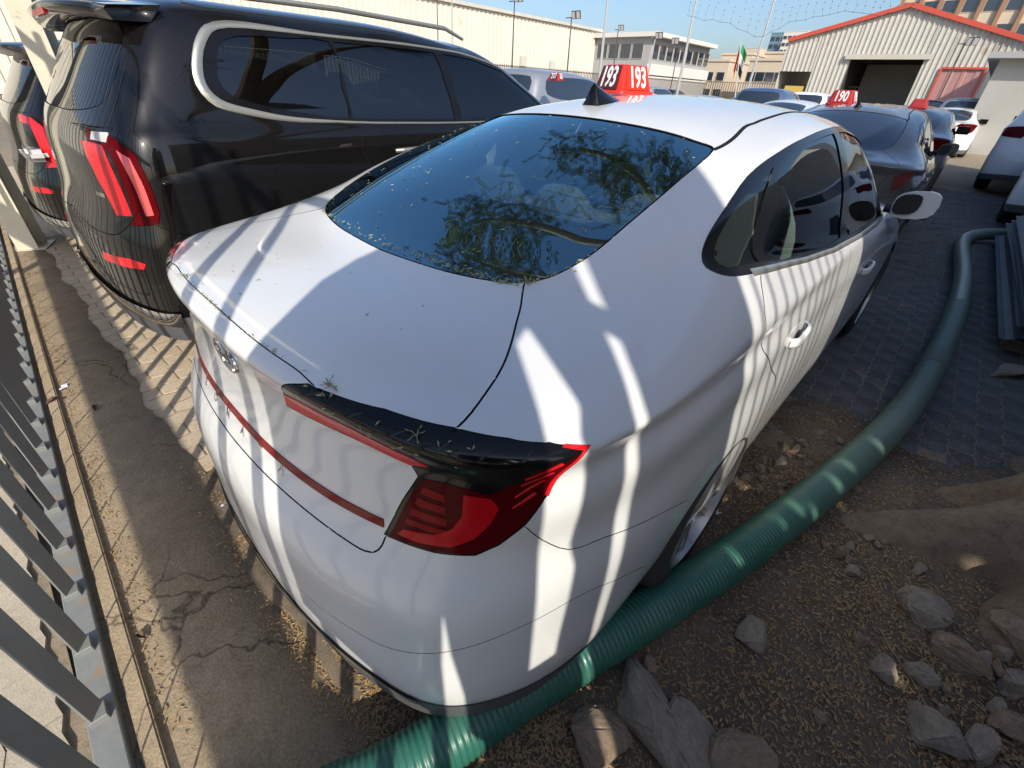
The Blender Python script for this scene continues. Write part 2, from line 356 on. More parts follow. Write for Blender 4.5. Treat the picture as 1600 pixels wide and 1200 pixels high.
def offset_uv(sf, P, w, closed):
    """polyline moved sideways on the surface by w metres"""
    n = len(P); X, N = sf.ev(P); h = .02; w = np.broadcast_to(np.asarray(w, float), (n,))
    Xu = (sf.ev(np.clip(P + [h, 0], 0, [sf.nu, sf.nv]))[0] - sf.ev(np.clip(P - [h, 0], 0, [sf.nu, sf.nv]))[0]) / (np.clip(P[:, :1] + h, 0, sf.nu) - np.clip(P[:, :1] - h, 0, sf.nu))
    Xv = (sf.ev(np.clip(P + [0, h], 0, [sf.nu, sf.nv]))[0] - sf.ev(np.clip(P - [0, h], 0, [sf.nu, sf.nv]))[0]) / (np.clip(P[:, 1:] + h, 0, sf.nv) - np.clip(P[:, 1:] - h, 0, sf.nv))
    Q = P.copy()
    for i in range(n):
        a = X[(i - 1) % n] if (closed or i) else X[i]; b = X[(i + 1) % n] if (closed or i < n - 1) else X[i]
        s = np.cross(N[i], b - a); s /= np.linalg.norm(s) + 1e-9
        J = np.stack([Xu[i], Xv[i]], 1); d, *_ = np.linalg.lstsq(J, s * w[i], rcond=None); d = np.clip(d, -.25, .25); Q[i] = P[i] + d
    if not closed:
        for e in (0, -1):
            for ax, mxv in ((0, sf.nu), (1, sf.nv)):
                if P[e, ax] <= 1e-6: Q[e, ax] = 0
                if P[e, ax] >= mxv - 1e-6: Q[e, ax] = mxv
    return np.clip(Q, 0, [sf.nu, sf.nv])
def in_poly(pts, poly):
    x, y = pts[:, 0], pts[:, 1]; r = np.zeros(len(pts), bool); n = len(poly); j = n - 1
    for i in range(n):
        xi, yi = poly[i]; xj, yj = poly[j]
        c = ((yi > y) != (yj > y)) & (x < (xj - xi) * (y - yi) / (yj - yi + 1e-12) + xi); r ^= c; j = i
    return r
def panelise(sf, curves, seeds, ku=10, kv=10, step=.014):
    """curves: (uv points, closed, groove width). returns {label: (uv, faces)} and the grooves' mesh"""
    V = []; E = []; cen = set()
    def poly(P, closed):
        b = len(V); V.extend([tuple(p) for p in P]); m = len(P)
        E.extend([(b + i, b + (i + 1) % m) for i in range(m if closed else m - 1)]); return range(b, b + m)
    gu = np.linspace(0, sf.nu, sf.nu * ku + 1); gv = np.linspace(0, sf.nv, sf.nv * kv + 1)
    poly([(u, 0) for u in gu[:-1]] + [(sf.nu, v) for v in gv[:-1]] + [(u, sf.nv) for u in gu[::-1][:-1]] + [(0, v) for v in gv[::-1][:-1]], True)
    nb = len(V)
    for P, closed, w in curves:
        P = resample(sf, P, closed, step)
        if w:
            poly(offset_uv(sf, P, w, closed), closed); poly(offset_uv(sf, P, -w, closed), closed)
            cen.update(poly(P, closed))
        else: poly(P, closed)
    G = np.array([(u, v) for v in gv[1:-1] for u in gu[1:-1]]); k0 = len(V); V.extend([tuple(g) for g in G])
    res = delaunay_2d_cdt([Vector(v) for v in V], E, [], 0, 1e-5, True)
    ov, oe, of, ovs, oes, _ = res
    uv = np.array([tuple(v) for v in ov]); ne = len(E); fixed = set()
    for e, src in zip(oe, oes):
        if any(q < ne for q in src): fixed.add((min(e), max(e)))
    cv = set(i for i, src in enumerate(ovs) if any(q in cen for q in src))
    F = [tuple(f) for f in of]; cent = np.array([uv[list(f)].mean(0) for f in F])
    ok = np.array([not (c[0] < 0 or c[1] < 0 or c[0] > sf.nu or c[1] > sf.nv) for c in cent])
    em = {}
    for i, f in enumerate(F):
        if ok[i]:
            for a, b in zip(f, f[1:] + f[:1]): em.setdefault((min(a, b), max(a, b)), []).append(i)
    groove = np.array([any(v in cv for v in f) for f in F])
    adj = [[] for _ in F]
    for e, fs in em.items():
        if e not in fixed and len(fs) == 2: adj[fs[0]].append(fs[1]); adj[fs[1]].append(fs[0])
    lab = {}
    def fill(i, name):
        st = [i]; lab[i] = name
        while st:
            q = st.pop()
            for r in adj[q]:
                if r not in lab and not groove[r]: lab[r] = name; st.append(r)
    for name, suv in seeds:
        d = ((cent - np.array(suv)) ** 2).sum(1) + groove * 1e3 + (~ok) * 1e3
        i = int(np.argmin(d))
        if i not in lab: fill(i, name)
    big = np.array(sorted(lab)); bc = cent[big]
    for i in range(len(F)):
        if ok[i] and not groove[i] and i not in lab:
            a = set(lab); fill(i, '?'); new = [q for q in lab if q not in a] if len(lab) - len(a) < 60 else []
            nm = lab[int(big[np.argmin(((bc - cent[i]) ** 2).sum(1))])] if new else 'body'
            for q in (new or [q for q in lab if lab[q] == '?']): lab[q] = nm
    out = {}
    for i, nm in lab.items(): out.setdefault(nm, []).append(i)
    out['_groove'] = [i for i in range(len(F)) if ok[i] and groove[i]]
    return uv, F, out, cv
def region_mesh(sf, uv, F, ids, off=0, depress=None, mirror='merge'):
    """-> V, F, N ; mirror: merge (both halves), right, left"""
    used = sorted({v for i in ids for v in F[i]}); ix = {v: k for k, v in enumerate(used)}
    o = np.array([off - (depress[1] if depress and v in depress[0] else 0) for v in used])
    P, N = sf.ev(uv[used], o); fs = []
    for i in ids:
        f = [ix[v] for v in F[i]]; a, b, c = P[f[0]], P[f[1]], P[f[2]]
        if len({tuple(P[q].round(6)) for q in f}) < 3: continue
        if np.dot(np.cross(b - a, c - a), N[f].sum(0)) < 0: f = f[::-1]
        fs.append(f)
    if mirror == 'right': return P, fs, N
    Pm, Nm = P * [-1, 1, 1], N * [-1, 1, 1]
    if mirror == 'left': return Pm, [f[::-1] for f in fs], Nm
    n = len(P); on = np.abs(P[:, 0]) < 2e-4; mp = {}; PV = [p for p in P]; NV = [q for q in N]
    for k in range(n):
        if on[k]: mp[k] = k; PV[k][0] = 0
        else: mp[k] = len(PV); PV.append(Pm[k]); NV.append(Nm[k])
    return PV, fs + [[mp[q] for q in f[::-1]] for f in fs], NV
def patch(sf, name, P, m, off, parent, mirror='both', smooth=True, k=4, step=.012, thick=0):
    """a lens, badge or pane: outline P in uv laid on the body `off` metres proud, with a turned-in rim"""
    P = catmull(P, True, k) if smooth else np.array(P, float)
    P = resample(sf, P, True, step); lo, hi = P.min(0), P.max(0)
    A, B = sf.ev([lo, [hi[0], lo[1]]])[0]; C = sf.ev([[lo[0], hi[1]]])[0][0]
    nu = int(np.clip(np.linalg.norm(A - B) / step, 2, 60)); nv = int(np.clip(np.linalg.norm(A - C) / step, 2, 60))
    G = np.array([(u, v) for u in np.linspace(lo[0], hi[0], nu + 2)[1:-1] for v in np.linspace(lo[1], hi[1], nv + 2)[1:-1]])
    G = G[in_poly(G, P)] if len(G) else G
    n = len(P); V = [Vector(p) for p in P] + [Vector(g) for g in G]
    ov, oe, of, ovs, *_ = delaunay_2d_cdt(V, [(i, (i + 1) % n) for i in range(n)], [], 1, 1e-6, True)
    uv = np.array([tuple(v) for v in ov]); X, N = sf.ev(uv, off); F = []
    inn = in_poly(np.array([uv[list(f)].mean(0) for f in of]), P)
    for f, ok_ in zip(of, inn):
        if not ok_: continue
        a, b, c = X[f[0]], X[f[1]], X[f[2]]
        F.append(tuple(f) if np.dot(np.cross(b - a, c - a), N[f[0]]) > 0 else tuple(f)[::-1])
    rim = {}
    for f in F:
        for a, b in zip(f, f[1:] + f[:1]): rim[(a, b)] = 1
    rim = [e for e in rim if (e[1], e[0]) not in rim]
    X0, N0 = sf.ev(uv, -.003); X = list(X); NN = list(N); m0 = {}
    for e in rim:
        for v in e:
            if v not in m0: m0[v] = len(X); X.append(X0[v]); NN.append(N0[v])
    F += [(e[1], e[0], m0[e[0]], m0[e[1]]) for e in rim]
    X = np.array(X); NN = np.array(NN); out = []
    if mirror in ('both', 'right'): out.append(obj(name, X, F, m, parent, True, NN))
    if mirror in ('both', 'left'): out.append(obj(name, X * [-1, 1, 1], [f[::-1] for f in F], m, parent, True, NN * [-1, 1, 1]))
    if mirror == 'merge':
        n = len(X); out.append(obj(name, np.vstack([X, X * [-1, 1, 1]]), F + [tuple(q + n for q in f[::-1]) for f in F], m, parent, True, np.vstack([NN, NN * [-1, 1, 1]])))
    return out[0]
def circle_side(sf, yc, zc, r, n=40, z0=-9):
    pts = []
    for i in range(n + 1):
        a = -pi / 2 * 1.25 + (2.5 * pi / 2 + 0) * 0 + 0
    q = [(yc + r * cos(t), zc + r * sin(t)) for t in np.linspace(-.55, pi + .55, n)]
    return [p for p in q if p[1] > z0]

# ------------------------------------------------------------------ wheel shared by all cars
def wheel_meshes(R=.335, w=.22, rr=.232, spokes=10):
    t = MB(); t.lathe([(rr - .005, -w / 2 + .01), (rr + .03, -w / 2), (R - .03, -w / 2 + .008), (R - .006, -w / 2 + .03), (R, -w / 4), (R, w / 4), (R - .006, w / 2 - .03), (R - .03, w / 2 - .008), (rr + .03, w / 2), (rr - .005, w / 2 - .01)], 48)
    tyre = t.build('tyre', tyre_m, None, True); 
    b = MB(); b.lathe([(rr + .006, w / 2 - .006), (rr - .008, w / 2 - .004), (rr - .014, w / 2 - .03), (rr - .02, 0), (rr - .02, -w / 2 + .01)], 48)
    b.lathe([(0, w / 2 - .028), (.03, w / 2 - .03), (.055, w / 2 - .036), (.062, w / 2 - .06)], 24)
    for i in range(spokes):
        a = 2 * pi * i / spokes + (.10 if i % 2 else -.10)
        M = Matrix.Rotation(a, 4, 'Z')
        V = [Vector(v) for v in [(.045, -.016, w / 2 - .036), (.045, .016, w / 2 - .036), (rr - .012, .011, w / 2 - .020), (rr - .012, -.011, w / 2 - .020), (.045, -.02, w / 2 - .07), (.045, .02, w / 2 - .07), (rr - .012, .014, w / 2 - .055), (rr - .012, -.014, w / 2 - .055)]]
        b.add([M @ v for v in V], [(0, 3, 2, 1), (0, 4, 7, 3), (1, 2, 6, 5), (3, 7, 6, 2), (4, 5, 6, 7)])
    rim = b.build('rim', alloy, None, True, sharp=30)
    d = MB(); d.lathe([(0, .02), (.16, .02), (.16, .0)], 24); disc = d.build('brake_disc', alloy, None)
    r = (tyre.data, rim.data, disc.data)
    for o in (tyre, rim, disc): bpy.data.objects.remove(o)
    return r
WHEEL = wheel_meshes()
def add_wheels(parent, ys, x, z=.335, s=1.0, detail=True):
    for y in ys:
        for sd in (1, -1):
            w = link('wheel', WHEEL[0], parent, (sd * x, y, z), (0, sd * pi / 2, 0), (s, s, s)) if not detail else None
            if detail:
                w = bpy.data.objects.new('wheel', None); COL.objects.link(w); w.parent = parent; w.location = (sd * x, y, z); w.rotation_euler = (rnd.random(), sd * pi / 2, 0) if False else (0, sd * pi / 2, 0); w.scale = (s, s, s); w.empty_display_size = .1
                link('tyre', WHEEL[0], w); link('rim', WHEEL[1], w); link('brake_disc', WHEEL[2], w)
def shell_inner(sf, name, m, v0, v1, off, parent, ku=3, kv=3, hole=None):
    us = np.linspace(0, sf.nu, sf.nu * ku + 1); vs = np.linspace(v0, v1, int((v1 - v0) * kv) + 1)
    uv = np.array([(u, v) for v in vs for u in us]); P, N = sf.ev(uv, off); P[:, 0] = np.maximum(P[:, 0], 0); w = len(us); F = []
    for j in range(len(vs) - 1):
        for i in range(w - 1):
            c = P[[j * w + i, j * w + i + 1, (j + 1) * w + i + 1, (j + 1) * w + i]].mean(0)
            if hole and hole(c): continue
            F.append((j * w + i, j * w + i + 1, (j + 1) * w + i + 1, (j + 1) * w + i))
    n = len(P); return obj(name, np.vstack([P, P * [-1, 1, 1]]), F + [tuple(q + n for q in f[::-1]) for f in F], m, parent, True)

# ================================================================== the white saloon
SED = Surf(sedan_grid(), 12)
YR, YF, ZW = 1.10, 3.93, .335
def arch(sf, yc, zc, r, n=26):
    pts = [(yc + r * cos(t), zc + r * sin(t)) for t in np.linspace(-.42, pi + .42, n)]
    uv = [tuple(q) for q in sf.find(pts, 'yz', 'side')]
    uv[0] = (uv[0][0], 0.0); uv[-1] = (uv[-1][0], 0.0)
    return uv
C_trunk_side = [(2.20, 10.14), (2.45, 9.80), (2.60, 9.50), (2.78, 9.10), (2.93, 8.70), (3.04, 8.32), (3.03, 8.04)]
C_seam = [(0, 8.02), (.4, 8.01), (.75, 7.995), (1.16, 7.97), (1.5, 7.93), (1.76, 7.72)]
C_trunk_bot = [(0, 3.72), (.5, 3.74), (1.0, 3.74), (1.5, 3.70), (1.9, 3.64), (2.12, 3.62), (2.25, 3.75), (2.30, 4.16)]
C_bump = [(3.70, 4.98), (3.93, 4.30), (4.27, 3.78), (4.75, 3.60), (5.39, 3.22), (6.05, 2.72)]
C_glass = [(0, 9.98), (.6, 10.0), (1.1, 10.02), (1.69, 10.07), (2.1, 10.11), (2.42, 10.2), (2.62, 10.38), (2.76, 10.66), (2.83, 11.12), (2.90, 11.5), (2.98, 11.95), (3.08, 12.4), (3.13, 12.72), (3.0, 12.84), (2.5, 12.85), (1.965, 12.85), (1.335, 12.845), (.753, 12.84), (0, 12.84)]
dlo_o = [(.72, .985), (1.18, 1.245), (1.38, 1.300), (1.62, 1.345), (1.92, 1.380), (2.30, 1.400), (2.62, 1.392), (2.86, 1.360), (3.05, 1.30), (3.25, 1.20), (3.42, 1.08), (3.50, .985), (3.40, .950), (3.0, .952), (2.55, .965), (2.1, .988), (1.72, 1.023), (1.33, 1.073), (1.12, 1.10), (1.015, 1.125), (.985, 1.15)]
dlo_o[0] = (1.05, 1.195)
C_dlo = SED.find(dlo_o, 'yz')
C_q = SED.find([(1.04, 1.155), (1.09, 1.187), (1.22, 1.243), (1.42, 1.291), (1.545, 1.316), (1.30, 1.098), (1.09, 1.122), (1.05, 1.138)], 'yz')
C_r = SED.find([(1.60, 1.322), (1.75, 1.345), (1.95, 1.366), (2.14, 1.378), (2.27, 1.382), (2.265, 1.20), (2.25, 1.010), (2.05, 1.016), (1.75, 1.040), (1.50, 1.066), (1.345, 1.090), (1.47, 1.21)], 'yz')
C_f = SED.find([(2.37, 1.383), (2.55, 1.378), (2.75, 1.355), (2.95, 1.30), (3.10, 1.235), (3.23, 1.155), (3.30, 1.09), (3.30, .98), (3.0, .976), (2.6, .985), (2.36, 1.0), (2.365, 1.2)], 'yz')
C_rdoor = SED.find([(1.285, 1.088), (1.19, 1.045), (1.15, 1.01), (1.145, .965), (1.165, .92), (1.215, .87), (1.33, .78), (1.44, .70), (1.485, .60), (1.47, .52), (1.43, .44)], 'yz')
C_b = SED.find([(2.31, .992), (2.335, .90), (2.345, .75), (2.345, .55), (2.34, .345)], 'yz')
C_f2 = SED.find([(3.40, .965), (3.43, .85), (3.46, .7), (3.47, .5), (3.46, .35)], 'yz')
C_sill = SED.find([(1.44, .36), (1.7, .355), (2.3, .35), (2.9, .35), (3.4, .355), (3.60, .36)], 'yz')
C_lamp = [(1.24, 6.10), (1.63, 7.74), (2.34, 8.03), (3.01, 8.09), (3.60, 8.02), (4.05, 7.86), (4.43, 7.30), (4.24, 6.34), (4.03, 5.52), (3.75, 4.85), (3.45, 4.34), (3.2, 4.09), (2.79, 4.05), (2.27, 4.08), (2.50, 5.10), (2.67, 5.73), (2.61, 5.98), (1.97, 5.93), (1.19, 5.75)]
C_front_lamp = SED.find([(4.35, .70), (4.60, .68), (4.62, .60), (4.42, .58)], 'yz')
C_wind = [(SED.nu, 10.02), (14.5, 10.02), (13.4, 10.06), (12.55, 10.2), (12.35, 11), (12.4, 12), (12.7, 12.8), (13.5, 12.85), (14.5, 12.85), (SED.nu, 12.85)]
C_chan = [(3.13, 12.75), (4.15, 13.36), (5.3, 13.50), (6.4, 13.56), (8.5, 13.63), (10.5, 13.6), (12.2, 13.3), (12.75, 12.85)]
A_r, A_f = arch(SED, YR, .335, .372), arch(SED, YF, .335, .372)
C_hood = [(12.35, 10.0), (12.2, 9.0), (12.5, 8.2), (13.2, 7.6), (SED.nu, 7.55)]
E_ = lambda P: catmull(P, True, 3)
curves = [(catmull(C_trunk_side, 0, 3), 0, .0022), (catmull(C_seam, 0, 3), 0, .0014), (catmull(C_trunk_bot, 0, 3), 0, .002), (catmull(C_bump, 0, 3), 0, .0012),
          (catmull(C_glass, 0, 3), 0, .0025), (E_(C_dlo), 1, .0012), (catmull(C_q, 1, 1), 1, 0), (catmull(C_r, 1, 1), 1, 0), (catmull(C_f, 1, 1), 1, 0), (catmull(C_rdoor, 0, 3), 0, .0022), (catmull(C_b, 0, 3), 0, .0022),
          (catmull(C_f2, 0, 3), 0, .002), (catmull(C_sill, 0, 3), 0, .002), (np.array(C_lamp), 1, .0012), (catmull(C_wind, 0, 3), 0, .002), (catmull([(0, 1.72), (1.2, 1.76), (2.0, 1.82), (2.45, 1.92), (3.2, 2.28), (3.95, 2.55), (4.6, 2.62), (5.3, 2.2), (5.6, 1.9)], 0, 4), 0, .0011), (A_r, 0, 0), (A_f, 0, 0), (catmull(C_hood, 0, 3), 0, .002)]
def near(sf, y, z): return sf.find([(y, z)], 'yz')[0]
seeds = [('trunk_lid', (1, 9)), ('trunk_face', (1.5, 5.2)), ('rear_bumper', (1.5, 3)), ('rear_bumper', (1.5, 1)), ('rear_glass', (1, 11.5)), ('quarter_window', near(SED, 1.25, 1.17)), ('rear_window', near(SED, 1.8, 1.2)), ('front_window', near(SED, 2.8, 1.15)),
         ('window_trim', near(SED, 2.32, 1.2)), ('tail_lamp', (2.6, 7.2)), ('roof', (2, 14)), ('windscreen', (15, 11.5)), ('rear_door', near(SED, 1.9, .7)), ('front_door', near(SED, 2.8, .7)), ('sill', near(SED, 2.3, .3)), ('_hole', near(SED, YR, .4)), ('_hole', near(SED, YF, .4)),
         ('quarter_panel', (5.5, 7.5)), ('hood', (15, 8.5)), ('front_wing', near(SED, 3.9, .85))]
uvS, FS, RS, CV = panelise(SED, curves, seeds, 10, 9)
car = thing('white_saloon', 'white four door saloon with sloping rear window, red number box on its roof, standing in front', 'car', (0, 0, 0), RAD(-1))
merged = {'trunk_lid': white_paint, 'rear_bumper': white_paint, 'rear_glass': glass_rear, 'roof': white_paint, 'windscreen': glass_front, 'hood': white_paint, 'trunk_face': white_paint}
sided = {'quarter_panel': white_paint, 'rear_door': white_paint, 'front_door': white_paint, 'front_wing': white_paint, 'sill': white_paint, 'quarter_window': glass_side, 'rear_window': glass_side, 'front_window': glass_front, 'window_trim': gloss_black, 'tail_lamp': gloss_black, 'body': white_paint}
parts = {}
for nm, ids in RS.items():
    if nm == '_hole' or not ids: continue
    if nm == '_groove':
        V, F, N = region_mesh(SED, uvS, FS, ids, -.0004, (CV, .006)); obj('panel_gap', V, F, seam_m, car); continue
    if nm in merged:
        V, F, N = region_mesh(SED, uvS, FS, ids, -.003 if 'glass' in nm or 'screen' in nm else 0); parts[nm] = obj(nm, V, F, merged[nm], car, True, N)
    else:
        for sd in ('right', 'left'):
            V, F, N = region_mesh(SED, uvS, FS, ids, -.004 if 'window' in nm and nm != 'window_trim' else 0, None, sd); parts[nm, sd] = obj(nm, V, F, sided.get(nm, white_paint), car, True, N)
# tail lamp details
tl = parts['tail_lamp', 'right']
def lampbit(name, P, m, off, smooth=False, k=4, side='both', sf=SED, par=None):
    for sd in (['right', 'left'] if side == 'both' else [side]):
        patch(sf, name, P, m, off, par[sd] if par else parts['tail_lamp', sd], sd, smooth, k)
lampbit('red_edge', [(1.235, 6.12), (1.60, 6.30), (2.056, 6.42), (2.637, 6.31), (2.80, 6.16), (2.60, 5.97), (1.97, 5.96), (1.19, 5.77)], red_bright, .0015)
lampbit('lens', [(2.71, 5.72), (2.97, 5.80), (3.43, 5.66), (4.05, 6.35), (4.39, 7.12), (4.20, 6.30), (4.00, 5.50), (3.72, 4.86), (3.42, 4.36), (3.17, 4.13), (2.79, 4.09), (2.33, 4.12), (2.53, 5.05)], red_dark, .0012)
lampbit('light_bar', [(3.13, 5.60), (3.43, 5.58), (3.50, 5.36), (3.40, 5.00), (3.20, 4.55), (2.95, 4.26), (2.60, 4.20), (2.42, 4.24), (2.48, 4.40), (2.80, 4.50), (2.98, 4.74), (3.10, 5.10)], mat('bar_red_plastic', (.50, .004, .010), .25, coat=.15, spec=.2), .0024)  # bright red plastic of the C-shaped bar
for a, b in ((5.40, 5.56), (5.12, 5.28), (4.84, 5.0), (4.58, 4.72)):
    lampbit('lamp_segment', [(2.60 + (a - 5) * .22, a), (2.93, a - .05), (2.93, b - .05), (2.60 + (b - 5) * .22, b)], mat('segment_red', (.24, .003, .006), .25, coat=.1, spec=.1) if 'segment_red' not in MATS else MATS['segment_red'], .0022)
lampbit('tip_edge', [(4.43, 7.30), (4.25, 6.34), (4.05, 5.54), (4.015, 5.60), (4.21, 6.36), (4.37, 7.14), (4.17, 7.60), (4.2, 7.68)], red_bright, .003)
for a, b in (((3.831, 6.193), (4.189, 6.743)), ((3.788, 5.951), (4.120, 6.36)), ((3.697, 5.618), (4.04, 6.06)), ((3.649, 5.347), (3.937, 5.672))):
    a, b = np.array(a), np.array(b); n_ = np.array([-.022, .05]); lampbit('lamp_fin', [a, b, b + n_, a + n_ * .3], red_bright, .003)
for sd, sg in (('right', 1), ('left', -1)):
    Pc = resample(SED, catmull(C_chan, 0, 8), False, .03); V = []
    for q, o_ in ((offset_uv(SED, Pc, .0065, False), .0002), (offset_uv(SED, Pc, .005, False), .0016), (offset_uv(SED, Pc, -.005, False), .0016), (offset_uv(SED, Pc, -.0065, False), .0002)): V.append(SED.ev(q, o_)[0] * [sg, 1, 1])
    m_ = len(Pc); V = np.vstack(V); F = [(r * m_ + i, r * m_ + i + 1, (r + 1) * m_ + i + 1, (r + 1) * m_ + i) for r in range(3) for i in range(m_ - 1)]
    obj('roof_strip', V, F if sg < 0 else [f[::-1] for f in F], seam_m, car, True)
for k in range(6):
    u0 = 1.55 + k * .42; lampbit('spoiler_fin', [(u0 + .12, 7.1), (u0 + .22, 7.66), (u0 + .245, 7.64), (u0 + .155, 7.1)], satin_black, .002)
# LED strip across the boot, emblem, letters
st = [(u, 4.36 - .02 * (u / 2.2)) for u in np.linspace(0, 2.27, 12)]
patch(SED, 'light_strip', [(u, v + .10) for u, v in st] + [(u, v - .09) for u, v in st[::-1]], mat('strip_red', (.20, .003, .006), .2, coat=.25, spec=.2), .0025, car, 'merge', False)
def surf_mesh(me, name, m, parent, cu, cv, sf=SED, off=.0015, sx=1, sz=1):
    """wrap a flat mesh (x right, y up) onto the rear face round point (x=cu, v=cv)"""
    base = sf.find([(max(abs(cu), .001), cv)], 'xz', 'rear')[0]
    V = []
    for v in me.vertices:
        x, z = cu + v.co.x * sx, cv + v.co.y * sz
        p = sf.find([(abs(x), z)], 'xz', 'rear')[0]; P, N = sf.ev([p], off + v.co.z); P = P[0]; P[0] = math.copysign(P[0], x); V.append(P)
    return obj(name, V, [tuple(p.vertices) for p in me.polygons], m, parent, False)
def ring_me(a, b, t, n=36, d=.004):
    V = []; F = []
    for i in range(n):
        q = 2 * pi * i / n
        for (r, z) in ((1, 0), (1 - t * .3, d), (1 - t, d), (1 - t * 1.2, 0)): V.append((a * cos(q) * r, b * sin(q) * (1 - (1 - r) * a / b), z))
    for i in range(n):
        j = (i + 1) % n
        for k in range(3): F.append((i * 4 + k, j * 4 + k, j * 4 + k + 1, i * 4 + k + 1))
    me = bpy.data.meshes.new('ring'); me.from_pydata(V, [], F); return me
em = surf_mesh(ring_me(.072, .040, .13), 'emblem', chrome, car, 0, .925)
def bar_me(pts, w, d=.004):
    V = []; F = []
    for i, (x, y) in enumerate(pts):
        V += [(x - w, y, 0), (x - w, y, d), (x + w, y, d), (x + w, y, 0)]
        if i: b = (i - 1) * 4; F += [(b, b + 4, b + 5, b + 1), (b + 1, b + 5, b + 6, b + 2), (b + 2, b + 6, b + 7, b + 3)]
    me = bpy.data.meshes.new('bar'); me.from_pydata(V, [], F); return me
for pts, w in (([(-.040, -.030), (-.030, -.008), (-.022, .012), (-.018, .034)], .0085), ([(.018, -.034), (.022, -.012), (.030, .008), (.040, .030)], .0085)):
    surf_mesh(bar_me(pts, w), 'emblem_bar', chrome, em, 0, .925)
surf_mesh(bar_me([(-.001, -.006), (0, 0), (.001, .006)], .026), 'emblem_bar', chrome, em, 0, .925)
for ch, x in zip("SONATA", (-.25, -.15, -.05, .05, .15, .25)):
    surf_mesh(text_mesh(ch, .032, .0015, .0006), 'letter', chrome, car, x, .738)
# handles, mirror, antenna, trim strip, bumper bottom
def side_pt(y, z, off=0, sf=SED):
    P, N = sf.ev(sf.find([(y, z)], 'yz'), off); return P[0], N[0]
for yh, zh, door in ((1.60, .80, 'rear_door'), (2.84, .765, 'front_door')):
    for sd, sg in (('right', 1), ('left', -1)):
        V = []; F = []; n = 12; L = .095
        cup = []
        for i in range(n + 1):
            t = i / n; y = yh - L + 2 * L * t; lift = .030 * (1 - (2 * t - 1) ** 4) + .002
            hw = .014 + .004 * sin(pi * t)
            for (dz, dx) in ((-hw, 0), (-hw, .9), (-hw * .5, 1.0), (hw * .5, 1.0), (hw, .9), (hw, 0)):
                p, nn = side_pt(y, zh + .012 * t + dz); p = p + nn * (lift * (dx if dx else (0 if t < .12 or t > .88 else .55))); V.append((sg * p[0], p[1], p[2]))
        for i in range(n):
            for k in range(5):
                f = (i * 6 + k, i * 6 + k + 1, (i + 1) * 6 + k + 1, (i + 1) * 6 + k); F.append(f if sg > 0 else f[::-1])
        o = obj('door_handle', V, F, white_paint, parts[door, sd], True)
        uvc = SED.find([(yh - .005 + .032 * cos(a), zh - .0 + .024 * sin(a)) for a in np.linspace(0, 2 * pi, 14)[:-1]], 'yz')
        patch(SED, 'handle_recess', uvc, satin_black, .0012, parts[door, sd], sd, True)
V = []
bs = [(y, 0) for y in np.linspace(1.06, 3.46, 30)]
belt = lambda y: np.interp(y, [.985, 1.12, 1.33, 1.72, 2.1, 2.55, 3.0, 3.4, 3.5], [1.148, 1.097, 1.07, 1.020, .985, .962, .949, .947, .98])
for sd, sg in (('right', 1), ('left', -1)):
    V = []; F = []; n = 40
    for i in range(n + 1):
        y = 1.20 + (3.42 - 1.20) * i / n
        for dz, dx in ((-.007, 0), (-.006, .005), (.006, .006), (.009, 0)):
            p, nn = side_pt(y, float(belt(y)) + dz + .004); p = p + nn * (dx * min(1, i / 6, (n - i) / 6) + .0005); V.append((sg * p[0], p[1], p[2]))
    for i in range(n):
        for k in range(3):
            f = (i * 4 + k, i * 4 + k + 1, (i + 1) * 4 + k + 1, (i + 1) * 4 + k); F.append(f if sg > 0 else f[::-1])
    obj('belt_moulding', V, F, satin_chrome, car, True)
def mirror_meshes():
    V = []; F = []; n = 14; m = 9
    for i in range(m + 1):
        t = i / m; y = -.02 + .20 * t; s = math.sqrt(max(0, 1 - ((t - .0) ** 2.2))) if t > .0 else 1
        for j in range(n):
            a = 2 * pi * j / n; ca, sa = cos(a), sin(a)
            ex = math.copysign(abs(ca) ** .7, ca) * .105 * s; ez = math.copysign(abs(sa) ** .7, sa) * .072 * s
            V.append((ex * 1.15 + .02 * t, y, ez * 1.1 + ex * .12))
    for i in range(m):
        for j in range(n):
            k = (j + 1) % n; F.append((i * n + j, (i + 1) * n + j, (i + 1) * n + k, i * n + k))
    return V, F
Vm, Fm = mirror_meshes()
def shade_sharp(o, a=40):
    bm = bmesh.new(); bm.from_mesh(o.data)
    for e in bm.edges:
        if len(e.link_faces) == 2 and e.calc_face_angle(0) > RAD(a): e.smooth = False
    bm.to_mesh(o.data); bm.free()
def add_mirror(par, x, y, z, paint, sg):
    Fq = Fm + [tuple(range(14))]; mm = obj('door_mirror', [(v[0] * sg, v[1], v[2]) for v in Vm], Fq if sg > 0 else [f[::-1] for f in Fq], paint, par, True); shade_sharp(mm); mm.location = (sg * x, y, z)
    g = MB(); n = 16; g.prism([(-.042 + .070 * math.copysign(abs(cos(a)) ** .7, cos(a)), .058 * math.copysign(abs(sin(a)) ** .7, sin(a)) + .012 * cos(a)) for a in np.linspace(0, 2 * pi, n + 1)[:-1]], 0, .012, Matrix.Rotation(pi / 2, 4, 'X'))
    q = g.build('mirror_glass', satin_black, mm); q.location = (0, -.021, 0); q.scale = (sg, 1, 1)
    s = MB(); s.tube([(-sg * .16, .05, -.045), (-sg * .06, .05, -.05), (sg * .02, .06, -.04)], [.026, .03, .03], 8); s.build('mirror_arm', satin_black, mm, True)
    b = MB(); b.box(-.09, .09, -.018, .10, -.074, -.052); b.build('mirror_base', satin_black, mm)
    return mm
for sg in (1, -1): add_mirror(car, .955, 3.32, 1.03, white_paint, sg).scale = (.84, .9, .92)
def roof_z(x, y, sf=SED):
    P, N = sf.ev(sf.find([(x, y)], 'xy', 'top')); return P[0][2]
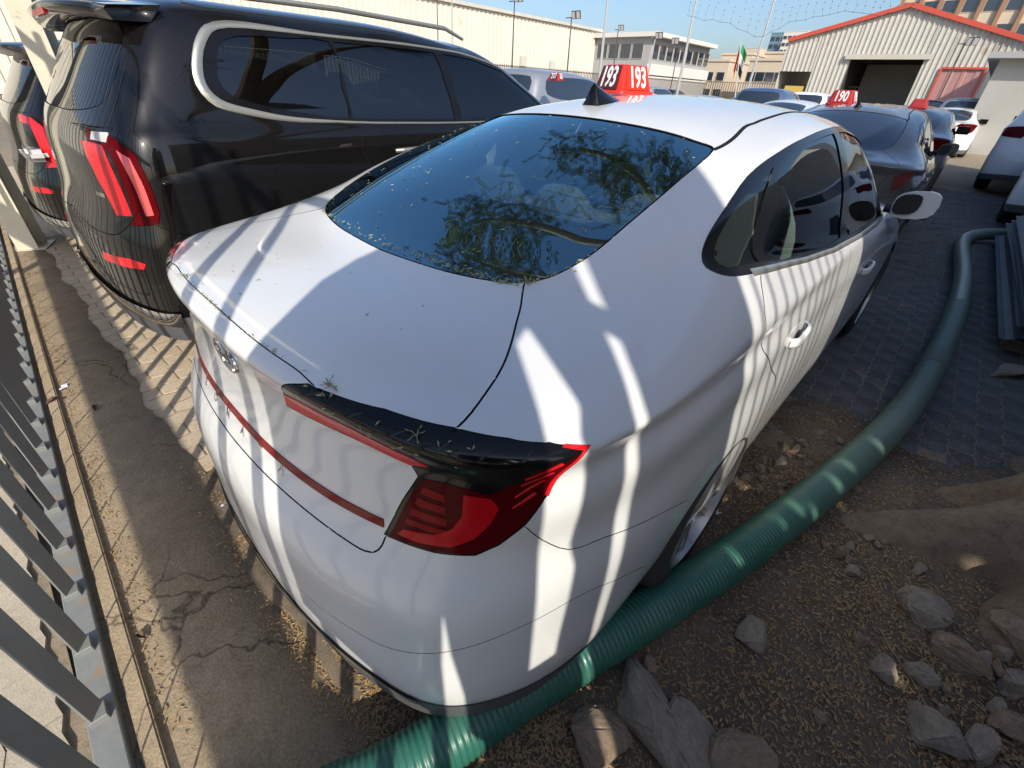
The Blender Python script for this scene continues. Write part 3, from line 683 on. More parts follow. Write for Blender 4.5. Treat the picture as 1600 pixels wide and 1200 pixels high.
z0 = roof_z(.001, 1.55)
V = []; F = []; n = 10
for i in range(n + 1):
    t = i / n; yy = 1.47 + .175 * t; h = .066 * (1 - t) ** 1.25 + .006; hw = .030 + .016 * sin(pi * min(1, t * .9 + .1)); zz = roof_z(.001, yy) - .002
    lean = -.0
    for (a, b) in ((-1, 0), (-.72, .25), (-.30, .8), (0, 1), (.30, .8), (.72, .25), (1, 0)): V.append((a * hw * (1 - .0 * t), yy + (1 - b) * -.0 + b * .012 * (1 - t), zz + h * b))
for i in range(n):
    for k in range(6): F.append((i * 7 + k, i * 7 + k + 1, (i + 1) * 7 + k + 1, (i + 1) * 7 + k))
F += [tuple(range(7))[::-1]]
obj('shark_fin_antenna', V, F, gloss_black, car, True).data.update()
def bottom_trim(sf, par, m, v0, v1, off, u1, name):
    us = np.linspace(0, u1, 60); V = []; F = []
    for u in us:
        for k, v in enumerate((v0, (v0 + v1) / 2, v1)):
            P, N = sf.ev([(u, v)], off if k else off * .6); V.append(P[0])
    for i in range(len(us) - 1):
        for k in range(2): F.append((i * 3 + k, (i + 1) * 3 + k, (i + 1) * 3 + k + 1, i * 3 + k + 1))
    V = np.array(V); n = len(V); return obj(name, np.vstack([V, V * [-1, 1, 1]]), F + [tuple(q + n for q in f[::-1]) for f in F], m, par, True)
va = np.zeros(0)
bottom_trim(SED, car, cladding, 0, .98, .003, 5.2, 'bumper_valance')
bottom_trim(SED, car, satin_chrome, .80, 1.02, .009, 2.75, 'bumper_trim')
shell_inner(SED, 'underbody', inner_dark, 0, 9.6, -.05, car, 3, 2, lambda c: (min(abs(c[1] - YR), abs(c[1] - YF)) < .36 and c[2] < .66))
b = MB(); b.box(-.80, .80, .3, 4.6, .19, .20); b.build('floor_pan', inner_dark, car)
def wheel_wells(par, ys, r, zc, xo):
    for yc in ys:
        for sg in (1, -1):
            n = 16; V = []
            for x in (xo, .66):
                for i in range(n + 1): a = pi * i / n; V.append((sg * x, yc + r * cos(a), zc + r * sin(a)))
            V += [(sg * .66, yc, zc)]; obj('wheel_well', V, [(i, i + 1, n + 2 + i, n + 1 + i) for i in range(n)] + [(n + 1 + i, n + 2 + i, 2 * n + 2) for i in range(n)], inner_dark, par)
wheel_wells(car, (YR, YF), .39, .335, .885)
shell_inner(SED, 'headliner', liner_m, 12.95, 15, -.03, car)
add_wheels(car, (YR, YF), .822)
# seats
def seat_back(x, y, z0, z1, w, lean, d=.12):
    V = []; F = []; n = 8; m = 14
    for i in range(n + 1):
        t = i / n; z = z0 + (z1 - z0) * t; k = (1 - max(0, t - .55) ** 2 * 2.6) if t > .55 else 1
        for j in range(m):
            a = 2 * pi * j / m; V.append((x + math.copysign(abs(cos(a)) ** .55, cos(a)) * w * k * (1 - .04 * t), y + lean * t + math.copysign(abs(sin(a)) ** .7, sin(a)) * d / 2 * (1 - .3 * t), z))
    for i in range(n):
        for j in range(m):
            k = (j + 1) % m; F.append((i * m + j, i * m + k, (i + 1) * m + k, (i + 1) * m + j))
    F.append(tuple(n * m + j for j in range(m))); return V, F
for nm, a in (('seat', (.36, 2.62, .5, 1.13, .25, -.12)), ('seat', (-.36, 2.62, .5, 1.13, .25, -.12)), ('rear_bench', (0, 1.62, .55, 1.09, .62, -.16)),):
    V, F = seat_back(*a); obj(nm, V, F, seat_m, car, True)
for x, y, z in ((.36, 2.46, 1.26), (-.36, 2.46, 1.26), (.38, 1.40, 1.13), (-.38, 1.40, 1.13), (0, 1.38, 1.11)):
    V, F = seat_back(x, y, z - .10, z + .07, .14, -.03, .11); obj('headrest', V, F, seat_m, car, True)
b = MB(); b.box(-.62, .62, .62, 1.40, 1.055, 1.07); b.build('parcel_shelf', inner_dark, car)
b = MB(); b.box(-.68, .68, 3.15, 3.6, .80, 1.0); b.build('dashboard', inner_dark, car)
b = MB(); b.tube([(-.36 + .18 * cos(a), 3.02 + .05 * sin(a), .98 + .17 * sin(a)) for a in np.linspace(0, 2 * pi, 24)], .014, 8); b.build('steering_wheel', inner_dark, car, True)
# heater wires on the rear screen
hw_ = MB()
for k in range(9):
    v = 10.35 + k * .26; us = np.linspace(0, 2.62 + .04 * k, 22)
    for sg in (1, -1):
        P, N = SED.ev([(u, v) for u in us], -.0045); hw_.add([(sg * p[0], p[1], p[2] + d) for p in P for d in (-.0007, .0007)], [(2 * i, 2 * i + 2, 2 * i + 3, 2 * i + 1) for i in range(len(us) - 1)])
hw_.build('heater_wires', mat('wire_brown', (.10, .07, .05), .6), parts['rear_glass'])

# ================================================================== the tall black estate and its relatives
SUVS = Surf(suv_grid(), 10)
def suv_arch(yc): 
    pts = [(yc + .43 * cos(t), .375 + .43 * sin(t)) for t in np.linspace(-.30, pi + .30, 26)]; uv = [tuple(q) for q in SUVS.find(pts, 'yz')]
    uv[0] = (uv[0][0], 0.0); uv[-1] = (uv[-1][0], 0.0); return uv
fd = lambda P: SUVS.find(P, 'yz')
fr = lambda P: SUVS.find(P, 'xz', 'rear')
s_dlo = fd([(.735, 1.47), (.80, 1.60), (.93, 1.668), (1.5, 1.672), (2.15, 1.668), (2.5, 1.65), (2.85, 1.585), (3.2, 1.46), (3.5, 1.32), (3.62, 1.24), (3.2, 1.252), (2.4, 1.270), (1.7, 1.278), (1.2, 1.300), (.92, 1.340), (.77, 1.385)])
s_q = fd([(.795, 1.47), (.845, 1.585), (.945, 1.638), (1.20, 1.650), (1.43, 1.653), (1.425, 1.45), (1.42, 1.302), (1.2, 1.322), (.95, 1.362), (.825, 1.405)])
s_r = fd([(1.455, 1.654), (1.8, 1.655), (2.16, 1.650), (2.19, 1.5), (2.215, 1.285), (1.8, 1.291), (1.445, 1.300), (1.45, 1.48)])
s_f = fd([(2.235, 1.648), (2.5, 1.635), (2.83, 1.575), (3.17, 1.455), (3.44, 1.34), (3.52, 1.265), (3.0, 1.268), (2.285, 1.282), (2.26, 1.45)])
s_g = [(0, 8.05)] + [tuple(q) for q in fr([(.3, 1.312), (.55, 1.325), (.70, 1.36), (.715, 1.45), (.69, 1.58), (.62, 1.66), (.4, 1.68)])] + [(0, 10.7)]
s_lamp = list(map(tuple, fr([(.60, 1.235), (.62, 1.262), (.80, 1.268)]))) + list(map(tuple, fd([(.235, 1.268), (.31, 1.24), (.355, 1.17), (.36, 1.05), (.355, .93), (.335, .885), (.25, .872)]))) + list(map(tuple, fr([(.86, .885), (.85, 1.0), (.825, 1.12), (.78, 1.185), (.64, 1.195)])))
s_gate = [(0, 3.5)] + list(map(tuple, fr([(.4, .80), (.70, .81), (.79, .85), (.85, .895), (.885, .94)])))
s_curves = [(catmull(s_dlo, 1, 2), 1, .0015), (catmull(s_q, 1, 2), 1, 0), (catmull(s_r, 1, 1), 1, 0), (catmull(s_f, 1, 1), 1, 0), (catmull(s_g, 0, 3), 0, .0025), (np.array(s_lamp), 1, .0015), (catmull(s_gate, 0, 3), 0, .0025),
            (fr([(.79, 1.26), (.785, 1.32), (.765, 1.42), (.735, 1.56), (.62, 1.65)]), 0, .0025), (fd([(.29, .93), (.34, .87), (.50, .80), (.66, .72), (.80, .62), (.87, .52)]), 0, .002),
            (fd([(1.43, 1.30), (1.44, 1.15), (1.50, .95), (1.62, .72), (1.66, .5)]), 0, .0022), (fd([(2.215, 1.28), (2.21, 1.0), (2.20, .42)]), 0, .0022), (fd([(3.35, 1.25), (3.36, 1.0), (3.36, .42)]), 0, .0022), (fd([(1.60, .43), (2.3, .42), (3.5, .42)]), 0, .002),
            (suv_arch(1.22), 0, 0), (suv_arch(4.12), 0, 0), (catmull([(SUVS.nu, 8.0), (14, 8.0), (12.6, 8.3), (12.4, 9.5), (12.6, 10.6), (14, 11), (SUVS.nu, 11)], 0, 3), 0, .002)]
s_seeds = [('rear_glass', (.5, 9.3)), ('tail_lamp', fd([(.30, 1.0)])[0]), ('quarter_window', fd([(1.1, 1.5)])[0]), ('rear_window', fd([(1.8, 1.5)])[0]), ('front_window', fd([(2.6, 1.45)])[0]), ('window_surround', fd([(.765, 1.47)])[0]),
           ('_hole', fd([(1.22, .45)])[0]), ('_hole', fd([(4.12, .45)])[0]), ('tailgate', (1.5, 6)), ('rear_bumper', (1, 2)), ('windscreen', (15, 9.5)), ('rear_door', fd([(1.9, .8)])[0]), ('front_door', fd([(2.8, .8)])[0])]
uvU, FU, RU, CU = panelise(SUVS, s_curves, s_seeds, 8, 8, .02)
suv = thing('black_estate', 'glossy black tall family car with red tail lamps parked left of the white saloon', 'car', (-2.49, 0, 0), 0)
sp = {}
smerge = {'rear_glass': glass_suv, 'tailgate': black_paint, 'rear_bumper': black_paint, 'windscreen': glass_front}
sside = {'tail_lamp': red_dark, 'quarter_window': glass_suv, 'rear_window': glass_suv, 'front_window': glass_side, 'window_surround': gloss_black}
for nm, ids in RU.items():
    if nm == '_hole' or not ids: continue
    if nm == '_groove':
        V, F, N = region_mesh(SUVS, uvU, FU, ids, -.0004, (CU, .007)); obj('panel_gap', V, F, seam_m, suv)
    elif nm in smerge or nm == 'body':
        V, F, N = region_mesh(SUVS, uvU, FU, ids, -.004 if 'glass' in nm else 0); sp[nm] = obj(nm if nm != 'body' else 'side_and_roof', V, F, smerge.get(nm, black_paint), suv, True, N)
    else:
        for sd in ('right', 'left'):
            V, F, N = region_mesh(SUVS, uvU, FU, ids, -.004 if 'window' in nm and nm != 'window_surround' else 0, None, sd); sp[nm, sd] = obj(nm, V, F, sside.get(nm, black_paint), suv, True, N)
_so = resample(SUVS, catmull(s_dlo, True, 4), True, .03); _yy = SUVS.ev(_so)[0][:, 1]
_w = np.interp(_yy, [.72, 1.0, 1.35, 2.5], [.046, .036, .016, .013])
for sd, sg in (('right', 1), ('left', -1)):
    R_ = []
    for k_, o_ in ((.0, .001), (.15, .006), (.85, .006), (1., .001)):
        q = offset_uv(SUVS, _so, _w * k_, True) if k_ else _so
        R_.append(SUVS.ev(q, o_)[0] * [sg, 1, 1])
    m_ = len(_so); F = [(r * m_ + i, r * m_ + (i + 1) % m_, (r + 1) * m_ + (i + 1) % m_, (r + 1) * m_ + i) for r in range(3) for i in range(m_)]
    obj('window_moulding', np.vstack(R_), F, satin_chrome, suv, True)
lb = lambda n_, P, m, off: [patch(SUVS, n_, P, m, off, sp['tail_lamp', sd], sd, False) for sd in ('right', 'left')]
lb('light_bar', fd([(.235, 1.205), (.275, 1.20), (.268, 1.05), (.262, .915), (.225, .905), (.225, 1.05)]), red_bright, .003)
lb('light_bar', fd([(.305, 1.185), (.33, 1.16), (.337, 1.05), (.332, .925), (.305, .92), (.309, 1.05)]), mat('pale_red_lens', (.75, .10, .10), .1, coat=1), .003)
lb('reversing_lamp', fr([(.66, 1.215), (.67, 1.247), (.79, 1.25), (.78, 1.212)]), clear_lens, .003)
patch(SUVS, 'reflector', fr([(.50, .655), (.52, .695), (.80, .715), (.885, .70), (.87, .675)]), red_bright, .003, sp['rear_bumper'], 'both', False)
bottom_trim(SUVS, suv, cladding, 0, 1.3, .004, 4.8, 'bumper_valance')
bottom_trim(SUVS, suv, chrome, 1.0, 1.45, .014, 4.2, 'bumper_trim')
# spoiler, high brake lamp, roof rails, handles, mirror, badge
V = []; F = []; n = 18
for i in range(n + 1):
    t = -1 + 2 * i / n; x = .745 * t; yo = .345 + .12 * abs(t) ** 3; zt = 1.745 - .035 * t * t
    V += [(x, yo + .02, zt - .055), (x, yo, zt - .02), (x, yo + .015, zt - .004), (x, .66 + .02 * abs(t), zt + .035 - .02 * t * t), (x, .62, zt - .05)]
for i in range(n):
    for k in range(5):
        l = (k + 1) % 5; F.append((i * 5 + k, i * 5 + l, (i + 1) * 5 + l, (i + 1) * 5 + k)[::-1])
F += [(0, 1, 2, 3, 4)[::-1], tuple(n * 5 + k for k in range(5))]
spo = obj('roof_spoiler', V, F, black_paint, suv, True)
b = MB(); b.box(-.16, .16, .352, .372, 1.688, 1.712); b.build('brake_lamp', red_bright, spo)
for sg in (1, -1):
    b = MB(); b.tube([(sg * .62, .80, 1.77), (sg * .625, .9, 1.805), (sg * .63, 1.6, 1.815), (sg * .62, 2.4, 1.80), (sg * .60, 2.58, 1.755)], [.010, .013, .013, .013, .010], 8); b.build('roof_rail', satin_chrome, suv, True)
    add_mirror(suv, sg * sg * 1.07, 3.2, 1.28, black_paint, sg)
    for yh in (1.78, 2.72):
        p, nn = side_pt(yh, 1.13, 0, SUVS); b = MB(); b.tube([(sg * (p[0] - .005), yh - .10, 1.125), (sg * (p[0] + .03), yh - .07, 1.13), (sg * (p[0] + .032), yh + .07, 1.135), (sg * (p[0] - .005), yh + .1, 1.135)], .013, 8); b.build('door_handle', satin_chrome if yh < 2 else black_paint, suv, True)
me_ = bpy.data.meshes.new('badge'); me_.from_pydata([(-.05, -.009, 0), (.05, -.009, 0), (.05, .009, 0), (-.05, .009, 0)], [], [(0, 1, 2, 3)])
surf_mesh(me_, 'badge', satin_chrome, sp['tailgate'], .62, .98, SUVS, .002)
shell_inner(SUVS, 'underbody', inner_dark, 0, 7.6, -.06, suv, 3, 2, lambda c: (min(abs(c[1] - 1.22), abs(c[1] - 4.12)) < .42 and c[2] < .78))
shell_inner(SUVS, 'headliner', liner_m, 11.2, 14, -.03, suv)
b = MB(); b.box(-.85, .85, .35, 4.7, .25, .27); b.box(-.80, .80, .5, 1.4, .60, .62); b.build('floor_pan', inner_dark, suv)
for nm, a in (('seat', (.38, 2.75, .6, 1.32, .26, -.12)), ('seat', (-.38, 2.75, .6, 1.32, .26, -.12)), ('seat', (.38, 1.85, .6, 1.30, .27, -.1)), ('seat', (-.38, 1.85, .6, 1.30, .27, -.1))):
    V, F = seat_back(*a); obj(nm, V, F, inner_dark, suv, True); V, F = seat_back(a[0], a[1] - .15, a[3] + .03, a[3] + .22, .13, -.02, .1); obj('headrest', V, F, inner_dark, suv, True)
wheel_wells(suv, (1.22, 4.12), .45, .375, .93)
add_wheels(suv, (1.22, 4.12), .845, .375, 1.12)

# second dark car beyond it (same kind of body, other lamps)
WM = {'black_paint': white_paint, 'satin_chrome': plastic_black}
suv2 = copy_tree(suv); suv2.name = 'dark_estate'; suv2.location = (-5.02, -.03, 0); suv2.scale = (1, 1, .93)
tag(suv2, 'dark car at the left edge with a red and clear tail lamp, partly behind the cream post', 'car')
for c in list(suv2.children):
    if c.name.startswith('tail_lamp'):
        for d in list(c.children): bpy.data.objects.remove(d)
        c.material_slots[0].link = 'OBJECT'; c.material_slots[0].material = red_bright
b = MB(); b.box(.55, .955, .165, .30, .93, 1.02); o = b.build('reversing_lamp', clear_lens, suv2); bevel(o, .03, 2)

# the dark hatchback in front of the white saloon (copy of the saloon body, raised and repainted)
GM = {'white_paint': grey_paint, 'rear_glass_tint': mat('blue_glass', (.02, .03, .05), .05, coat=1, spec=1), 'light_glass_tint': far_glass, 'side_glass_tint': far_glass}
hatch = copy_tree(car, None, GM); hatch.name = 'grey_saloon'; hatch.location = (.02, 5.35, 0); hatch.rotation_euler = (0, 0, RAD(1)); hatch.scale = (.97, .92, 1.0)
tag(hatch, 'dark grey car with number 190 on its roof, directly ahead of the white saloon', 'car')
def strip_kids(o, names):
    for c in list(o.children):
        if any(c.name.split('.')[0] == n for n in names):
            for d in list(c.children): bpy.data.objects.remove(d)
            bpy.data.objects.remove(c)
strip_kids(hatch, ['light_strip', 'letter', 'headrest', 'rear_bench', 'seat', 'steering_wheel', 'dashboard', 'parcel_shelf', 'emblem', 'headliner'])
for c in list(hatch.children):
    if c.name.startswith('tail_lamp'):
        for d in list(c.children): bpy.data.objects.remove(d)
        c.material_slots[0].link = 'OBJECT'; c.material_slots[0].material = grey_paint; sd_ = 'right' if np.mean([v.co.x for v in c.data.vertices]) > 0 else 'left'; patch(SED, 'lens', [(3.0, 4.6), (3.6, 4.9), (4.05, 5.6), (4.35, 6.9), (4.0, 6.9), (3.4, 6.3), (3.0, 5.9)], amber_lens, .004, c, sd_, False)

# plain distant cars: one low-detail saloon and one tall estate, copied
def simple_car(sf, name, glass_v, dlo, rear, wheels, zw, sw, wx):
    root = thing(name, 'x', 'car'); us = np.linspace(0, sf.nu, sf.nu * 2 + 1); vs = np.linspace(0, sf.nv, sf.nv * 2 + 1)
    uv = np.array([(u, v) for v in vs for u in us]); P, N = sf.ev(uv); w = len(us); F = [(j * w + i, j * w + i + 1, (j + 1) * w + i + 1, (j + 1) * w + i) for j in range(len(vs) - 1) for i in range(w - 1)]
    n = len(P); obj('body', np.vstack([P, P * [-1, 1, 1]]), F + [tuple(q + n for q in f[::-1]) for f in F], white_paint, root, True)
    patch(sf, 'side_window', dlo, far_glass, .004, root, 'both', False, step=.15)
    patch(sf, 'rear_window', rear, far_glass, .004, root, 'merge', False, step=.15)
    patch(sf, 'windscreen', [(sf.nu, glass_v + .1), (13.2, glass_v + .1), (12.6, glass_v + .5), (12.9, glass_v + 2.4), (sf.nu, glass_v + 2.6)], far_glass, .004, root, 'merge', False, step=.15)
    for y in wheels:
        for sg in (1, -1): link('tyre', WHEEL[0], root, (sg * wx, y, zw), (0, sg * pi / 2, 0), (sw, sw, sw)); link('rim', WHEEL[1], root, (sg * wx, y, zw), (0, sg * pi / 2, 0), (sw, sw, sw))
    b = MB(); 
    for y in wheels:
        for sg in (1, -1):
            q = [(y + sw * .365 * cos(a), zw + sw * .365 * sin(a)) for a in np.linspace(-.4, pi + .4, 14)]; b.add([(sg * (wx + .125), a, c) for a, c in q], [tuple(range(14))[::-sg]])
    tag(b.build('wheel_arch', inner_dark, root), kind='stuff')
    bottom_trim(sf, root, cladding, 0, 1.0, .005, sf.nu, 'lower_trim')
    for sg in (1, -1): MB().box(sg * .92 - .11, sg * .92 + .11, 3.25, 3.37, 1.0 + (.22 if sf is SUVS else 0), 1.15 + (.22 if sf is SUVS else 0)).build('door_mirror', gloss_black, root)
    MB().box(-.26, .26, -.02 if sf is SED else .06, .02 if sf is SED else .16, .62, .73).build('number_plate_recess', cladding, root)
    return root
far_sal = simple_car(SED, 'parked_saloon', 10, C_dlo, C_glass, (YR, YF), .335, 1.0, .80)
patch(SED, 'tail_lamp', C_lamp, red_dark, .004, far_sal, 'both', False, step=.06)
far_est = simple_car(SUVS, 'parked_estate', 7.9, s_dlo, s_g, (1.22, 4.12), .375, 1.12, .86)
patch(SUVS, 'tail_lamp', fd([(.22, 1.25), (.36, 1.2), (.50, 1.17), (.36, 1.05), (.22, 1.03)]) + fr([(.6, 1.08), (.6, 1.22)]), red_dark, .006, far_est, 'both', False, step=.06)

# ================================================================== ground
def ground_mat(name, c1, c2, c3, s1, s2, bump=.4, dist=.01, rough=.95, ks=(.42, .62), pits=0):
    m = bpy.data.materials.new(name); m.use_nodes = True; t = m.node_tree; b = t.nodes['Principled BSDF']; b.inputs['Roughness'].default_value = rough; b.inputs['Specular IOR Level'].default_value = .2
    tc = t.nodes.new('ShaderNodeTexCoord'); L = t.links.new
    def noise(s, d=10, r=.7): n = t.nodes.new('ShaderNodeTexNoise'); n.inputs['Scale'].default_value = s; n.inputs['Detail'].default_value = d; n.inputs['Roughness'].default_value = r; L(tc.outputs['Object'], n.inputs[0]); return n
    n1, n2, n3 = noise(s1), noise(s2, 12, .8), noise(s2 * 9, 4, .6)
    def ramp(src, a, b_, ca, cb):
        r = t.nodes.new('ShaderNodeValToRGB'); e = r.color_ramp.elements; e[0].position = a; e[1].position = b_; e[0].color = (*ca, 1); e[1].color = (*cb, 1); L(src.outputs[0], r.inputs[0]); return r
    r1 = ramp(n1, ks[0], ks[1], c1, c2); f2 = ramp(n2, .5, .72, (0, 0, 0), (1, 1, 1))
    mx = t.nodes.new('ShaderNodeMix'); mx.data_type = 'RGBA'; L(f2.outputs[0], mx.inputs[0]); L(r1.outputs[0], mx.inputs[6]); mx.inputs[7].default_value = (*c3, 1)
    f3 = ramp(n3, .3, .7, (.72, .72, .72), (1.15, 1.15, 1.15)); mu = t.nodes.new('ShaderNodeMix'); mu.data_type = 'RGBA'; mu.blend_type = 'MULTIPLY'; mu.inputs[0].default_value = 1; L(mx.outputs[2], mu.inputs[6]); L(f3.outputs[0], mu.inputs[7])
    L(mu.outputs[2], b.inputs['Base Color'])
    ad = t.nodes.new('ShaderNodeMath'); ad.operation = 'ADD'; L(n2.outputs[0], ad.inputs[0]); L(n3.outputs[0], ad.inputs[1])
    bp = t.nodes.new('ShaderNodeBump'); bp.inputs['Strength'].default_value = bump; bp.inputs['Distance'].default_value = dist; L(ad.outputs[0], bp.inputs['Height']); L(bp.outputs[0], b.inputs['Normal'])
    MATS[name] = m; return m
lot_m = ground_mat('sandy_lot', (.22, .19, .15), (.28, .24, .19), (.15, .13, .11), .6, 6)
soil_m = ground_mat('dark_soil', (.135, .105, .075), (.20, .16, .115), (.08, .062, .045), 2.2, 22, .45, .006)
conc_m = ground_mat('dusty_concrete', (.38, .295, .195), (.45, .355, .24), (.26, .20, .135), 2.5, 14, .5, .006)
walk_m = ground_mat('dusty_paver', (.44, .385, .30), (.50, .44, .345), (.34, .29, .225), 4, 30, .4, .004)
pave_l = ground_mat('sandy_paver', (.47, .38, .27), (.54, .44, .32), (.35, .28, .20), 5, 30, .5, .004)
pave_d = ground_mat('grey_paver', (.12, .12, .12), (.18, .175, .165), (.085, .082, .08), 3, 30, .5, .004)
joint_m = ground_mat('sand_joint', (.26, .21, .15), (.34, .275, .20), (.17, .135, .10), 6, 40, .5, .004)
def add_cracks(m, scale, wid, dark, s2=0):
    t = m.node_tree; L = t.links.new; b = t.nodes['Principled BSDF']; tc = t.nodes.new('ShaderNodeTexCoord'); n = t.nodes.new('ShaderNodeTexNoise'); n.inputs['Scale'].default_value = 3; n.inputs['Detail'].default_value = 6; L(tc.outputs['Object'], n.inputs[0])
    ms = t.nodes.new('ShaderNodeVectorMath'); ms.operation = 'SCALE'; ms.inputs['Scale'].default_value = .35; L(n.outputs['Color'], ms.inputs[0]); va = t.nodes.new('ShaderNodeVectorMath'); L(tc.outputs['Object'], va.inputs[0]); L(ms.outputs[0], va.inputs[1])
    v = t.nodes.new('ShaderNodeTexVoronoi'); v.feature = 'DISTANCE_TO_EDGE'; v.inputs['Scale'].default_value = scale; L(va.outputs[0], v.inputs['Vector'])
    r = t.nodes.new('ShaderNodeMapRange'); r.inputs[1].default_value = 0; r.inputs[2].default_value = wid; r.inputs[3].default_value = dark; r.inputs[4].default_value = 1; L(v.outputs['Distance'], r.inputs[0])
    n3 = t.nodes.new('ShaderNodeTexNoise'); n3.inputs['Scale'].default_value = 1.1; n3.inputs['Detail'].default_value = 4; L(tc.outputs['Object'], n3.inputs[0]); r3 = t.nodes.new('ShaderNodeMapRange'); r3.inputs[1].default_value = .45; r3.inputs[2].default_value = .58; L(n3.outputs[0], r3.inputs[0])
    mxx = t.nodes.new('ShaderNodeMath'); mxx.operation = 'MAXIMUM'; iv = t.nodes.new('ShaderNodeMath'); iv.operation = 'SUBTRACT'; iv.inputs[0].default_value = 1; L(r3.outputs[0], iv.inputs[1]); L(iv.outputs[0], mxx.inputs[0]); L(r.outputs[0], mxx.inputs[1])
    src = b.inputs['Base Color'].links[0].from_socket; mu = t.nodes.new('ShaderNodeMix'); mu.data_type = 'RGBA'; mu.blend_type = 'MULTIPLY'; mu.inputs[0].default_value = 1; L(src, mu.inputs[6]); L(mxx.outputs[0], mu.inputs[7]); L(mu.outputs[2], b.inputs['Base Color'])
add_cracks(conc_m, 2.1, .012, .35)
plane = lambda name, x0, x1, y0, y1, z, m, par=None: obj(name, [(x0, y0, z), (x1, y0, z), (x1, y1, z), (x0, y1, z)], [(0, 1, 2, 3)], m, par)
tag(plane('ground', -900, 900, -300, 1500, -.06, lot_m), kind='structure')
# pavement bed with zigzag pavers: nearest are parts, the rest one sheet of real blocks
pav = tag(plane('pavement', -14, 2.6, 0, 30, -.0035, joint_m), kind='structure')
a_, b_, zz = .1125, .225, .014
def paver_poly(s=.0035):
    # zigzag block, long in y
    h = b_ / 2 - s; w = a_ / 2 - s; k = [(-1, 0), (-.5, 1), (0, 0), (.5, 1), (1, 0)]
    R = [(w + zz * (1 if q % 2 else -1) * .5, -h + 2 * h * q / 4) for q in range(5)]; Lf = [(-w + zz * (1 if q % 2 else -1) * .5, -h + 2 * h * q / 4) for q in range(5)]
    return R + Lf[::-1]
def paver_mesh(m, name):
    P = paver_poly(); n = len(P); c = .88
    V = [(x, y, -.012) for x, y in P] + [(x, y, -.002) for x, y in P] + [(x * .93, y * .965, .0) for x, y in P]
    F = [(i, (i + 1) % n, n + (i + 1) % n, n + i) for i in range(n)] + [(n + i, n + (i + 1) % n, 2 * n + (i + 1) % n, 2 * n + i) for i in range(n)] + [tuple(range(2 * n, 3 * n))]
    me = bpy.data.meshes.new(name); me.from_pydata(V, [], F); me.materials.append(m); return me, V, F
pm_l, PVV, PFF = paver_mesh(pave_l, 'paver'); pm_d, _, _ = paver_mesh(pave_d, 'paver')
cells = []
for i in range(-130, 24):
    for j in range(-1, 64):
        x = i * a_ + .02; y = .07 + j * b_ + (b_ / 2 if i % 2 else 0)
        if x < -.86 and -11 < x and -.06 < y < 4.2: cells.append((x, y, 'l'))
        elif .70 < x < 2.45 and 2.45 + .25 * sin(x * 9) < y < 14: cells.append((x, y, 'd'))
def vis(x, y):
    v = np.array([x, y, 0]) - CAM; f = v @ _F
    if f < .1: return None
    px, py = 800 + FPX * (v @ _R) / f, 600 - FPX * (v @ _U) / f
    return (px, py, f) if -20 < px < 1620 and -20 < py < 1220 else None
shown = []
for c in cells:
    q = vis(c[0], c[1]); hid = (-1.5 > c[0] > -3.5 and c[1] > .35) or (-.95 < c[0] < .93)
    if q and not hid: shown.append((q[2], c))
shown.sort(key=lambda s: s[0]); near_c = set(c for _, c in shown[:290])
bl = {'l': ([], []), 'd': ([], [])}
for c in cells:
    x, y, k = c; dz = rnd.uniform(-.003, .003); rz = rnd.uniform(-.02, .02)
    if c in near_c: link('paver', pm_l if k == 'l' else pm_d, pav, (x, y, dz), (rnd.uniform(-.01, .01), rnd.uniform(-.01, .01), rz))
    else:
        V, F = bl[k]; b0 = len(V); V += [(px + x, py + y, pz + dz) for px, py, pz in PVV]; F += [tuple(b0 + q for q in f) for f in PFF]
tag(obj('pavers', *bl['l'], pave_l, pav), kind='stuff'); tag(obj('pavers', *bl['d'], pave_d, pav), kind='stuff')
# soil with real unevenness
def hsoil(x, y):
    h = .012 * sin(3.1 * x + 1.3) * cos(2.7 * y) + .008 * sin(7.3 * x + 2 * y) + .006 * cos(9.1 * y - 4 * x) + .003 * sin(23 * x) * sin(21 * y)
    h += .05 * math.exp(-(((x - 2.0) / .7) ** 2 + ((y - 2.1) / .7) ** 2))
    return h + .012
nx, ny = 150, 135; V = []; F = []
for j in range(ny + 1):
    for i in range(nx + 1):
        x = -.98 + 4.2 * i / nx; y = -.12 + 2.95 * j / ny; e = min(1, max(0, (y - (-.05 + .018 * sin(x * 5) + .010 * sin(x * 13))) / .04)); e2 = min(1, max(0, (2.80 - y + .12 * sin(x * 7)) / .3)); e3 = min(1, max(0, (x + .95 + .08 * sin(y * 8)) / .12))
        V.append((x, y, hsoil(x, y) * e * e2 * e3 + rnd.uniform(-.0022, .0022) * e - .02 * (1 - min(e, e2, e3))))
for j in range(ny):
    for i in range(nx): q = j * (nx + 1) + i; F.append((q, q + 1, q + nx + 2, q + nx + 1))
tag(obj('soil', V, F, soil_m, None, True), kind='structure')
